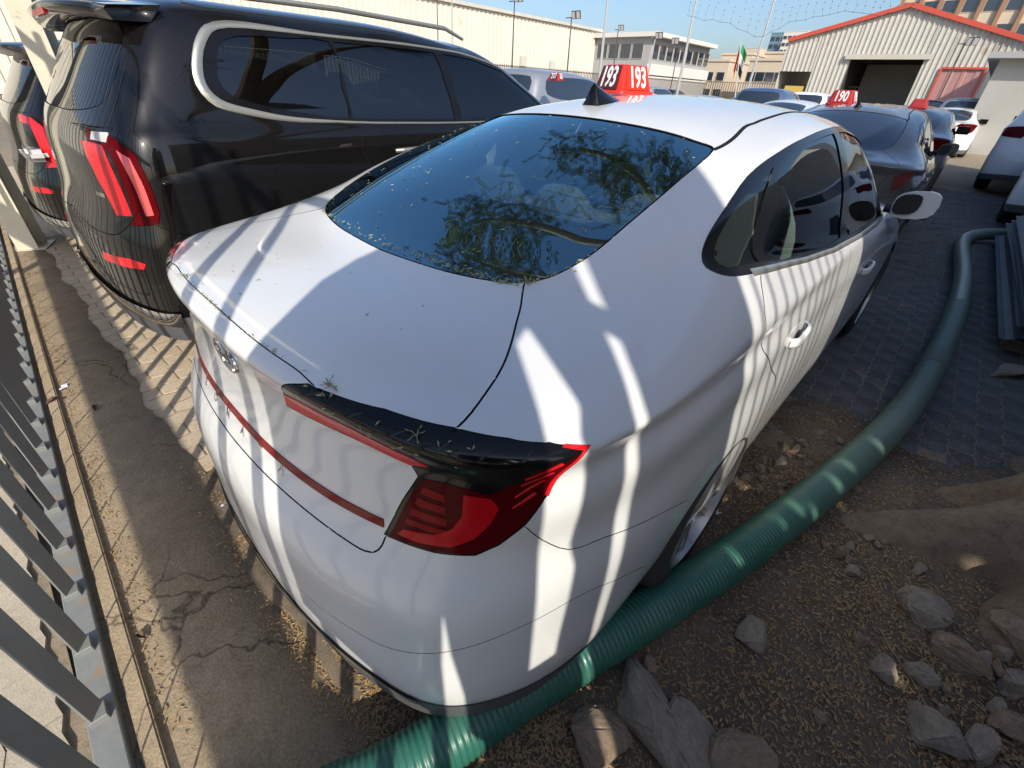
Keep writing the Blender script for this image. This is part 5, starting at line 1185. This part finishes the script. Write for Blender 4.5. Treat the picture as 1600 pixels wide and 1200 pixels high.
rod.scale = (1, 1, 1.0 / 2.3)
o = MB().box(3.9, 4.2, .50, 18, 0, 4.4).build('side_wall', caster_wall_m); tag(o, 'added tall wall outside the view, shading the right side of the lot', 'wall')  # wall added out of view to put the alley in shade
def post(px, py, y, w_, h, lab, z0=0, r=.01):
    p = at(px, py, z=0) if y is None else at(px, py, y=y)
    t = thing('column', lab, 'column', (p.x, p.y, 0), RAD(-20))
    b = MB(); b.box(-w_, w_, -.012, .012, 0, h); o = b.build('web', cream_m, t)
    for sg in (-1, 1): MB().box(sg * w_ - .008, sg * w_ + .008, -w_ * .62, w_ * .62, 0, h).build('flange', cream_m, t)
    MB().box(-w_ * 1.3, w_ * 1.3, -w_ * 1.1, w_ * 1.1, 0, .012).build('base_plate', cream_m, t)
    return t
post(52, 385, None, .125, 4.5, 'near cream steel column standing on the ground at the left edge')
t = post(70, 80, .47, .11, 5, 'far cream steel column behind the tail of the black car')

# ------------------------------------------------------------------ numbered boxes on the roofs
sign_red = mat('sign_red', (.72, .035, .02), .35, coat=.4); sign_panel = mat('sign_maroon', (.10, .012, .015), .4); sign_white = mat('sign_white', (.82, .82, .82), .5)
def roof_sign(num, loc, rz, s, lab, tone=sign_red):
    t = thing('number_sign', lab, 'roof sign', loc, rz); bw, tw, h = .135 * s, .098 * s, .155 * s
    V = []; F = []; n = 5; rr = .03 * s
    for (hw, z) in ((bw + .012, 0), (bw + .008, .02 * s), (bw, .024 * s), (tw + .004, h - .012 * s), (tw - .008, h)):
        for cx, cy, a0 in ((1, 1, 0), (-1, 1, 90), (-1, -1, 180), (1, -1, 270)):
            for k in range(n): a = RAD(a0 + 90 * k / (n - 1)); V.append((cx * (hw - rr) + rr * cos(a), cy * (hw - rr) + rr * sin(a), z))
    m = 4 * n
    for i in range(4):
        for j in range(m): k = (j + 1) % m; F.append((i * m + j, i * m + k, (i + 1) * m + k, (i + 1) * m + j))
    F += [tuple(range(m))[::-1], tuple(range(4 * m, 5 * m))]; obj('box', V, F, tone, t, True)
    sl = math.atan2(bw - tw, h - .036 * s)
    for k in range(4):
        M = Matrix.Rotation(k * pi / 2, 4, 'Z') @ Matrix.Translation((0, -(bw + tw) / 2 - .003, h * .55)) @ Matrix.Rotation(pi / 2 - sl, 4, 'X')
        pn = MB(); pn.prism([(-.098 * s, -.062 * s), (.098 * s, -.062 * s), (.084 * s, .066 * s), (-.084 * s, .066 * s)], 0, .003); o = pn.build('panel', sign_panel if k % 2 == 0 and s < .9 else tone, t); o.matrix_local = M
        if not num: continue
        d = bpy.data.objects.new('number', text_mesh(num, .155 * s, .001, .003 * s)); d.data.materials.append(sign_white); COL.objects.link(d); d.parent = o; d.location = (0, 0, .005); d.scale = (.62, 1, 1)
    return t
sp_ = at(972, 140, y=2.15)
roof_sign('193', (sp_.x, 2.15, roof_z(abs(sp_.x) + .001, 2.13) + .004), RAD(-16), .76, 'bright red number box reading 193 on the roof of the white saloon')
hz = 1.482
sg2 = at(1317, 156, y=7.35); roof_sign('190', (sg2.x, 7.35, hz - .03), RAD(-2), 1.0, 'red number box reading 190 on the roof of the dark grey car', mat('sign_dark_red', (.40, .03, .03), .4))
b = MB(); 
# ------------------------------------------------------------------ stacked sheets on the right, wires
sheet_m = mat('grey_sheet', (.17, .18, .185), .6, noise=(4, .5, (.12, .125, .13)), bump=(30, .2, .003))
stack = thing('stacked_sheets', 'low stack of grey ribbed sheets along the right edge beside the alley', 'sheets', (2.62, 6.4, 0))
for k in range(9):
    V = []; F = []; n = 44; dx = rnd.uniform(-.05, .05); dy = rnd.uniform(-.12, .12); L = 2.1
    for i in range(n + 1):
        x = -.78 + 1.6 * i / n; z = .018 * (1 if (i // 2) % 2 else 0)
        V += [(x + dx, -L + dy, z), (x + dx, L + dy, z)]
    for i in range(n): F.append((2 * i, 2 * i + 2, 2 * i + 3, 2 * i + 1))
    o = obj('sheet', V, F, sheet_m, stack); o.location = (0, 0, .12 + k * .034); o.rotation_euler = (0, 0, rnd.uniform(-.012, .012))
for yy in (-1.8, 0, 1.8): MB().box(-.75, .8, yy - .06, yy + .06, 0, .115).build('bearer', bark_m, stack)

# ================================================================== background
beige = mat('beige_render', (.60, .50, .38), .85, noise=(.3, .6, (.52, .43, .33))); whitew = mat('white_render', (.66, .64, .60), .8, noise=(.4, .5, (.58, .56, .52))); grey_r = mat('grey_render', (.34, .34, .34), .8)
dark_in = mat('dark_interior', (.035, .03, .028), .9); red_trim = mat('red_trim', (.55, .08, .05), .6); roofg = mat('roof_grey', (.36, .35, .33), .7)
def corrugated(name, p0, p1, z0, ztop, m, par, period=.5, depth=.06):
    """wall of folded sheet between two plan points; ztop(t) gives the head"""
    a, c = Vector(p0), Vector(p1); L = (c - a).length; d = (c - a) / L; nrm = Vector((d.y, -d.x)); n = int(L / period); V = []; F = []
    for i in range(n + 1):
        for f, o_ in ((0, 0), (.55, 0), (.65, 1), (.9, 1)):
            s = min(L, (i + f) * period); q = a + d * s + nrm * depth * o_; zb = z0(s / L) if callable(z0) else z0; V += [(q.x, q.y, zb), (q.x, q.y, ztop(s / L))]
    for i in range(len(V) // 2 - 1): F.append((2 * i, 2 * i + 2, 2 * i + 3, 2 * i + 1))
    return obj(name, V, F, m, par)
wh = thing('long_warehouse', 'long cream ribbed warehouse beyond the fence on the left', 'warehouse', (0, 0, 0))
corrugated('ribbed_wall', (-40, -20), (-40, 61), 0, lambda t: 7.75, clad, wh, .6, .08); corrugated('ribbed_wall', (-40, 61), (-62, 61), 0, lambda t: 7.75 + 2 * t, clad, wh, .6, .08)
MB().box(-40.15, -39.7, -20, 61.1, 7.68, 7.95).build('parapet_cap', clad2, wh); obj('roof', [(-40.1, -20, 7.9), (-40.1, 61, 7.9), (-66, 61, 10.2), (-66, -20, 10.2)], [(0, 1, 2, 3)], roofg, wh)
for yy, zz_ in ((45.5, 3.4), (50.8, 3.3), (55.5, 2.6)): MB().box(-39.9, -39.6, yy, yy + .7, zz_, zz_ + .9).build('vent', clad2, wh)
def pickets(name, lab, p0, p1, z1, sp, th, m, cat='fence'):
    t = thing(name, lab, cat, (p0[0], p0[1], 0)); a, c = Vector(p0), Vector(p1); L = (c - a).length; d = (c - a) / L; b = MB(); n = int(L / sp)
    for i in range(n): q = d * (i * sp); b.box(q.x - th, q.x + th, q.y - th, q.y + th, .1, z1)
    tag(b.build('pickets', m, t), kind='stuff')
    ang = math.atan2(d.y, d.x); Mr = Matrix.Rotation(ang, 4, 'Z')
    for z in (.3, z1 - .12): MB().box(0, L, -.03, .03, z, z + .06, Mr).build('rail', m, t)
    return t
brown_f = mat('brown_fence', (.12, .10, .085), .7)
pickets('picket_fence', 'dark picket fence in front of the long cream warehouse', (-25, 4), (-25, 62), 2.72, .22, .022, brown_f)
pickets('picket_fence', 'dark picket fence crossing below the office building', (-25, 62), (-9, 66), 2.9, .25, .03, brown_f)
def windows(par, f, rows, cols, w_, h_, m=far_glass):
    """f(u, v) -> (point, right vector, up) on the facade; frame per window with a pane as its child"""
    for (v) in rows:
        for u in cols:
            p, r, nrm = f(u, v); up = Vector((0, 0, 1)); V = [p + r * a + up * c + nrm * e for e in (.0, .06) for a, c in ((-w_ / 2, 0), (w_ / 2, 0), (w_ / 2, h_), (-w_ / 2, h_))]
            fr_ = obj('window', V, [(0, 1, 5, 4), (1, 2, 6, 5), (2, 3, 7, 6), (3, 0, 4, 7)], whitew, par); q = [p + r * a * .9 + up * (h_ / 2 + (c - h_ / 2) * .9) + nrm * .02 for a, c in ((-w_ / 2, 0), (w_ / 2, 0), (w_ / 2, h_), (-w_ / 2, h_))]
            obj('pane', q, [(0, 1, 2, 3)], m, fr_)
off = thing('office_building', 'two storey grey and white office building with window bands beyond the roof number box', 'building', (-32, 60, 0))
MB().box(-8, 0, 0, 17, 0, 7.0).build('wall', grey_r, off); MB().box(-8.2, .9, -.6, 17.4, 7.0, 7.45).build('roof_slab', whitew, off); MB().box(.02, .5, -.3, 17.2, 3.3, 4.4).build('balcony', whitew, off); MB().box(.0, .35, -.3, 17, 0, 3.2).build('ground_floor', whitew, off)
windows(off, lambda u, v: (Vector((-8 + u, -.04, v)), Vector((1, 0, 0)), Vector((0, -1, 0))), [4.9], [1.2, 2.9, 4.6, 6.3], 1.5, 1.5)
windows(off, lambda u, v: (Vector((.03, u, v)), Vector((0, 1, 0)), Vector((1, 0, 0))), [4.9], [1.2 + 1.9 * k for k in range(9)], 1.7, 1.5)
def block(name, lab, px0, px1, pyt, y, dep, m, win=None, cat='building', zt=None, wsz=(1.4, 1.3)):
    a, c = at(px0, pyt, y=y), at(px1, pyt, y=y); z = zt or a.z; t = thing(name, lab, cat, (a.x, y, 0)); wd = c.x - a.x
    MB().box(0, wd, 0, dep, 0, z).build('wall', m, t); MB().box(-.15, wd + .15, -.15, dep + .15, z, z + .35).build('parapet', m, t)
    if win:
        nr, nc = win
        windows(t, lambda u, v: (Vector((u, -.03, v)), Vector((1, 0, 0)), Vector((0, -1, 0))), [1.2 + (z - 1.5) * r / nr for r in range(nr)], [wd * (k + .5) / nc for k in range(nc)], *wsz)
    return t, wd, z
block('low_house', 'low white house right of the office building, near the fence', 1088, 1140, 96, 95, 12, beige, (2, 3)); block('low_house', 'taller cream house behind the flagpole', 1128, 1176, 86, 105, 12, beige, (2, 3)); block('low_house', 'cream house immediately left of the ribbed gable warehouse', 1172, 1232, 95, 90, 12, beige, (2, 4)); block('low_house', 'cream house with a high parapet behind the thin mast', 1195, 1226, 84, 112, 10, beige, (3, 2))
block('glass_tower', 'distant blue grey glass tower left of the gable warehouse', 1206, 1230, 52, 420, 20, mat('blue_tower', (.16, .24, .32), .3), (9, 3), 'tower', None, (3, 2.5)); block('pale_tower', 'distant pale concrete tower touching the gable warehouse', 1226, 1262, 50, 400, 20, whitew, (10, 5), 'tower', None, (2.4, 2)); block('domed_tower', 'faint stepped tower far behind the houses', 1166, 1188, 76, 500, 20, beige, (6, 3), 'tower', None, (3, 2))
t, wd, z = block('apartment_block', 'tall beige apartment block above the gable warehouse roof', 1437, 1760, -60, 112, 16, beige, (6, 9), 'building', None, (1.8, 1.6))
for k in range(10): MB().box(wd * k / 9 - .25, wd * k / 9 + .25, -.5, -.16, 0, z).build('brown_pier', mat('pier_brown', (.32, .17, .10), .8) if 'pier_brown' not in MATS else MATS['pier_brown'], t)
# ribbed gable warehouse
GY = 62; g0, gp, g1 = at(1233, 64, y=GY), at(1425, 9, y=GY), at(1632, 72, y=GY); gw = thing('gable_warehouse', 'ribbed cream gable warehouse with red roof edge and dark doorway', 'warehouse', (0, 0, 0))
top = lambda x: float(np.interp(x, [g0.x, gp.x, g1.x], [g0.z, gp.z, g1.z])); X0, X1 = g0.x, g1.x
d0, d1 = at(1330, 92, y=GY), at(1445, 92, y=GY); r0, r1 = at(1473, 108, y=GY), at(1540, 108, y=GY); e0 = at(1268, 112, y=GY)
def gseg(xa, xb, z0): corrugated('ribbed_wall', (xa, GY), (xb, GY), z0, lambda t: top(xa + (xb - xa) * t), clad2, gw, .42, .07)
gseg(X0, e0.x, e0.z); gseg(e0.x, d0.x, 0); gseg(d0.x, d1.x, d0.z); gseg(d1.x, r0.x, 0); gseg(r0.x, r1.x, r0.z); gseg(r1.x, X1, 0)
MB().box(d0.x - .5, d1.x + .5, GY - .35, GY - .12, d0.z - .05, d0.z + .35).build('door_head', clad2, gw); MB().box(d0.x, d1.x, GY + 9, GY + 9.2, 0, d0.z).build('inner_wall', clad2, gw); MB().box(d0.x - 3, d1.x + 3, GY + .3, GY + 9, d0.z, d0.z + .2).build('inner_ceiling', dark_in, gw)
MB().box(d0.x - .3, d0.x + .02, GY + .1, GY + 9, 0, d0.z).build('door_jamb', dark_in, gw); MB().box(d1.x - .02, d1.x + .3, GY + .1, GY + 9, 0, d0.z).build('door_jamb', dark_in, gw)
corrugated('red_door', (r0.x, GY - .02), (r1.x, GY - .02), 0, lambda t: r0.z, mat('dusty_red_door', (.42, .22, .21), .6), gw, .9, .04)
b = MB(); b.box(r0.x - .15, r0.x, GY - .2, GY - .1, 0, r0.z); b.build('door_frame', red_trim, gw); b = MB(); b.box(r1.x, r1.x + .15, GY - .2, GY - .1, 0, r0.z); b.build('door_frame', red_trim, gw); b = MB(); b.box(r0.x - .15, r1.x + .15, GY - .2, GY - .1, r0.z, r0.z + .15); b.build('door_frame', red_trim, gw)
for a, c in ((g0, gp), (gp, g1)):
    L = (c - a).length; b = MB(); M = Matrix.Translation((a.x, GY, a.z)) @ Matrix.Rotation(-math.atan2(c.z - a.z, c.x - a.x), 4, 'Y'); b.box(0, L, -.35, -.12, -.12, .22, M); b.build('eave_trim', red_trim, gw)
    obj('roof', [(a.x, GY - .1, a.z + .12), (c.x, GY - .1, c.z + .12), (c.x, GY + 40, c.z + .12), (a.x, GY + 40, a.z + .12)], [(0, 1, 2, 3)], roofg, gw)
MB().box(X0 - .05, X0, GY, GY + 40, 0, g0.z).build('side_wall', clad2, gw)
t = thing('banner', 'small yellow and white banner under the left eave of the gable warehouse', 'banner', (at(1237, 148, y=58).x, 58, .4)); MB().box(-.85, .85, -.03, .03, 1.5, 2.2).build('yellow_panel', mat('banner_yellow', (.55, .40, .08), .7), t); MB().box(-.85, .85, -.03, .03, .7, 1.48).build('white_panel', whitew, t)
o = MB().box(10.5, 26, 50, 61, 0, 14).build('added_shade_block', whitew); tag(o, 'added tall block outside the view, shading the front of the gable warehouse', 'building')  # added caster for the diagonal shadow across the gable
# building at the right edge
p = at(1487, 238, z=0); rb = thing('grey_store', 'plain grey wall of the low store at the right edge', 'building', (p.x, p.y, 0)); zt_ = at(1543, 92, y=p.y).z
MB().box(0, 12, 0, 18, 0, zt_).build('wall', mat('store_grey', (.42, .41, .38), .9, noise=(.6, .5, (.35, .34, .31))), rb); MB().box(-.35, 12.3, -.5, 18, zt_, zt_ + .18).build('roof_edge', grey_r, rb)

# poles, lamps, flag, net
steel = mat('galvanised', (.50, .50, .48), .45, metal=.5); dark_steel = mat('dark_pole', (.06, .055, .05), .6)
def pole(name, lab, pb, pt, y, r, m, cat='lamp post', lamp=0, group=None):
    a, c = at(*pb, y=y), at(*pt, y=y); t = thing(name, lab, cat, (a.x, y, 0), 0, group); h = c.z; dx = c.x - a.x
    MB().tube([(0, 0, 0), (dx * .5, 0, h / 2), (dx, 0, h)], [r, r * .85, r * .6], 8).build('pole', m, t, True)
    if lamp:
        MB().tube([(dx, 0, h), (dx + .5 * lamp, 0, h + .05), (dx - .5 * lamp, 0, h + .05)], .03, 6).build('arm', m, t)
        for k in (.25, .62):
            o = MB().box(-.16, .16, -.05, .05, -.22, .22).build('floodlight', dark_steel, t); o.location = (dx + k * lamp, -.08, h + .18); o.rotation_euler = (RAD(25), 0, RAD(10)); g_ = MB().box(-.13, .13, -.056, -.051, -.19, .19).build('lamp_glass', clear_lens, o)
    return t
pole('lamp_post', 'dark lamp post with twin floodlights, leftmost against the cream warehouse', (800, 86), (804, 3), 30, .06, dark_steel, lamp=1); pole('lamp_post', 'dark lamp post with twin floodlights just left of the number 193 box', (886, 120), (893, 29), 32, .06, dark_steel, lamp=1)
pole('lamp_post', 'short dark lamp post rising above the office building', (962, 85), (966, 47), 50, .07, dark_steel, lamp=.8); pole('lamp_post', 'pale lamp post right of the number 193 box', (1010, 125), (1024, 60), 42, .08, steel, lamp=.8); pole('lamp_post', 'dark lamp post in front of the right end of the office building', (1050, 130), (1061, 68), 45, .05, dark_steel, lamp=-.8)
pole('steel_mast', 'tall galvanised mast rising straight behind the number 193 box', (936, 131), (953, -30), 26, .09, steel, 'mast'); pole('steel_mast', 'tall galvanised mast between the office building and the cream houses', (1059, 138), (1093, -20), 30, .09, steel, 'mast'); pole('steel_mast', 'thin mast carrying the net wires left of the gable warehouse', (1165, 145), (1212, -5), 24, .06, steel, 'mast')
pole('steel_mast', 'slim pale pole above the left end of the black car roof', (703, 40), (706, -30), 22, .05, steel, 'mast'); pole('lamp_post', 'thin dark pole against the warehouse above the black car', (681, 35), (682, -30), 30, .05, dark_steel, lamp=0); pole('lamp_post', 'dark lamp post before the red door of the gable warehouse', (1490, 106), (1507, 70), 48, .05, dark_steel, lamp=.8)
a = at(1153, 150, y=60); c = at(1158, 60, y=60); fl = thing('flagpole', 'small flagpole with a drooping flag above the cream houses', 'flagpole', (a.x, 60, 0)); MB().tube([(0, 0, 0), (c.x - a.x, 0, c.z)], [.09, .05], 8).build('pole', steel, fl)
fz = c.z; 
def rag(z0, z1, x0, x1, m):
    n = 8; V = []
    for i in range(n + 1): t_ = i / n; yy = .12 * sin(5 * t_); V += [(c.x - a.x + x0 + (x1 - x0) * t_, yy, z0 - .9 * t_), (c.x - a.x + x0 + (x1 - x0) * t_, yy, z1 - .9 * t_)]
    return obj('flag_band', V, [(2 * i, 2 * i + 2, 2 * i + 3, 2 * i + 1) for i in range(n)], m, fl)
for k, m in enumerate((mat('flag_green', (.02, .25, .08), .8), whitew, mat('flag_black', (.02, .02, .02), .8))): rag(fz - .5 - .75 * (k + 1), fz - .5 - .75 * k, .32, 1.1, m)
rag(fz - .5 - 2.25, fz - .5, .05, .32, red_trim)
# knotted net overhead: mesh of cords with knots, hung from the thin mast
knot = MB(); cord = MB(); q0 = at(1075, 12, y=22); q1 = at(1470, -40, y=22); net = thing('bird_net', 'fine knotted net hanging across the sky right of the thin mast', 'net', (0, 0, 0))
r2 = random.Random(9)
def npt(i, j): 
    px = 1075 + i * 13 + j * 3; sag = 14 * math.exp(-((px - 1185) / 60) ** 2); py = 2 + sag * 2.2 - j * 11 + 3 * sin(i * .9) + (px - 1075) * -.012 + 22; return at(px + r2.uniform(-2, 2), py + r2.uniform(-2, 2), y=22 + j * .4)
G_ = [[npt(i, j) for j in range(8)] for i in range(28)]
for i in range(28):
    for j in range(8):
        p = G_[i][j]; s = .02; b0 = len(knot.V); knot.add([(p.x - s, p.y, p.z), (p.x + s, p.y, p.z), (p.x, p.y, p.z + s), (p.x, p.y, p.z - s), (p.x, p.y - s, p.z), (p.x, p.y + s, p.z)], [(0, 2, 4), (2, 1, 4), (1, 3, 4), (3, 0, 4), (2, 0, 5), (1, 2, 5), (3, 1, 5), (0, 3, 5)])
        if j < 7 and j < 2: cord.tube([p, G_[i][j + 1]], .0025, 3, False)
        if i < 27 and j == 0: cord.tube([p, G_[i + 1][j]], .005, 3, False)
tag(knot.build('knots', dark_steel, net), kind='stuff'); tag(cord.build('cords', dark_steel, net), kind='stuff')

# ------------------------------------------------------------------ the other parked cars
PAL = {'white': white_paint, 'silver': silver_paint, 'grey': grey_paint, 'blue': blue_paint, 'black': black_paint}
def place(proto, col, x, y, rz, lab, group=None, sc=1):
    c = copy_tree(proto, None, {'white_paint': PAL[col]}); c.location = (x, y, 0); c.rotation_euler = (0, 0, rz); c.scale = (sc, sc, sc); tag(c, lab, 'car', group); return c
# prototype homes (first of each kind)
far_est.location = (-6.3, 7.2, 0); far_est.rotation_euler = (0, 0, RAD(2)); tag(far_est, 'white tall car behind the black one, coloured silver for its shade and sky tint, carrying a small red number box', 'car', 'cars parked in the lot'); far_est.name = 'parked_estate'
far_sal.location = (.05, 17.2, 0); tag(far_sal, 'white saloon third in the row ahead of the white saloon', 'car', 'cars parked in the lot')
place(far_sal, 'grey', -.05, 11.2, RAD(1), 'dark saloon second in the row, directly ahead of the number 190 car', 'cars parked in the lot'); far_sal.location = (.1, 22.8, 0)
place(far_est, 'silver', .35, 26, RAD(0), 'silver tall car with black mirrors beyond the two grey cars ahead', 'cars parked in the lot')
place(far_est, 'white', 2.72, 9.3, RAD(-4), 'white tall car at the right edge, nearer of the two', 'cars by the right wall'); place(far_est, 'white', 2.35, 13.6, RAD(-4), 'white tall car at the right edge, farther of the two with a red tail lamp', 'cars by the right wall')
tag(roof_sign('207', (at(868, 136, y=7.6).x, 7.6, 1.60), RAD(10), .8, 'small red number box on the tall pale car behind the black one', MATS['sign_dark_red']), None)
s188 = roof_sign('', (at(1437, 166, y=13.0).x, 12.8, 1.44), 0, 1.0, 'small blank looking red box on the second dark saloon in the row', MATS['sign_dark_red'])
cols = ['white', 'silver', 'blue', 'grey', 'white', 'black']
k = 0; desc = {}
for row, (yy, xs) in enumerate([(13.5, [-3.0, -5.6, -8.3, -11.2]), (19.5, [-2.7, -5.3, -8.0, -10.8, -13.8]), (26, [-2.4, -5.2, -8.1, -11, -14, -17.2, -20]), (33, [-1.8, -4.6, -7.6, -10.6, -13.7, -17, -20.5]), (41, [-2, -5, -8, -11, -14, -17, -20])]):
    for i, x in enumerate(xs):
        c = cols[(k * 5 + row) % 6]; pr = far_sal if (k + row) % 3 or row == 0 else far_est; k += 1
        place(pr, c, x + rnd.uniform(-.2, .2), yy + rnd.uniform(-.4, .4), RAD(rnd.uniform(-2, 2)), '%s %s in parked row %s beyond the white roof, %s from right' % (c, 'saloon' if pr is far_sal else 'tall car', ['one', 'two', 'three', 'four', 'five'][row], ['one', 'two', 'three', 'four', 'five', 'six', 'seven'][i]), 'cars parked in the lot')
for i, (x, y) in enumerate([(-10.5, 7.5), (-13.8, 7.8), (-9.0, 1.4)]): place(far_est if i == 2 else far_sal, 'blue' if i < 2 else 'black', x, y, 0, ['dark blue saloon behind the columns', 'dark blue saloon farthest left behind the columns', 'black tall car beyond the far column at the left'][i], 'cars at the far left')
car['label'] = 'white four door saloon with sloping rear window, filling the middle'
suv2['label'] = 'dark car at the left edge, partly behind the cream column'
for c_ in far_est.children:
    if c_.name.startswith('body'): c_.material_slots[0].link = 'OBJECT'; c_.material_slots[0].material = silver_paint  # silver stands in for shade and sky reflection on a white car
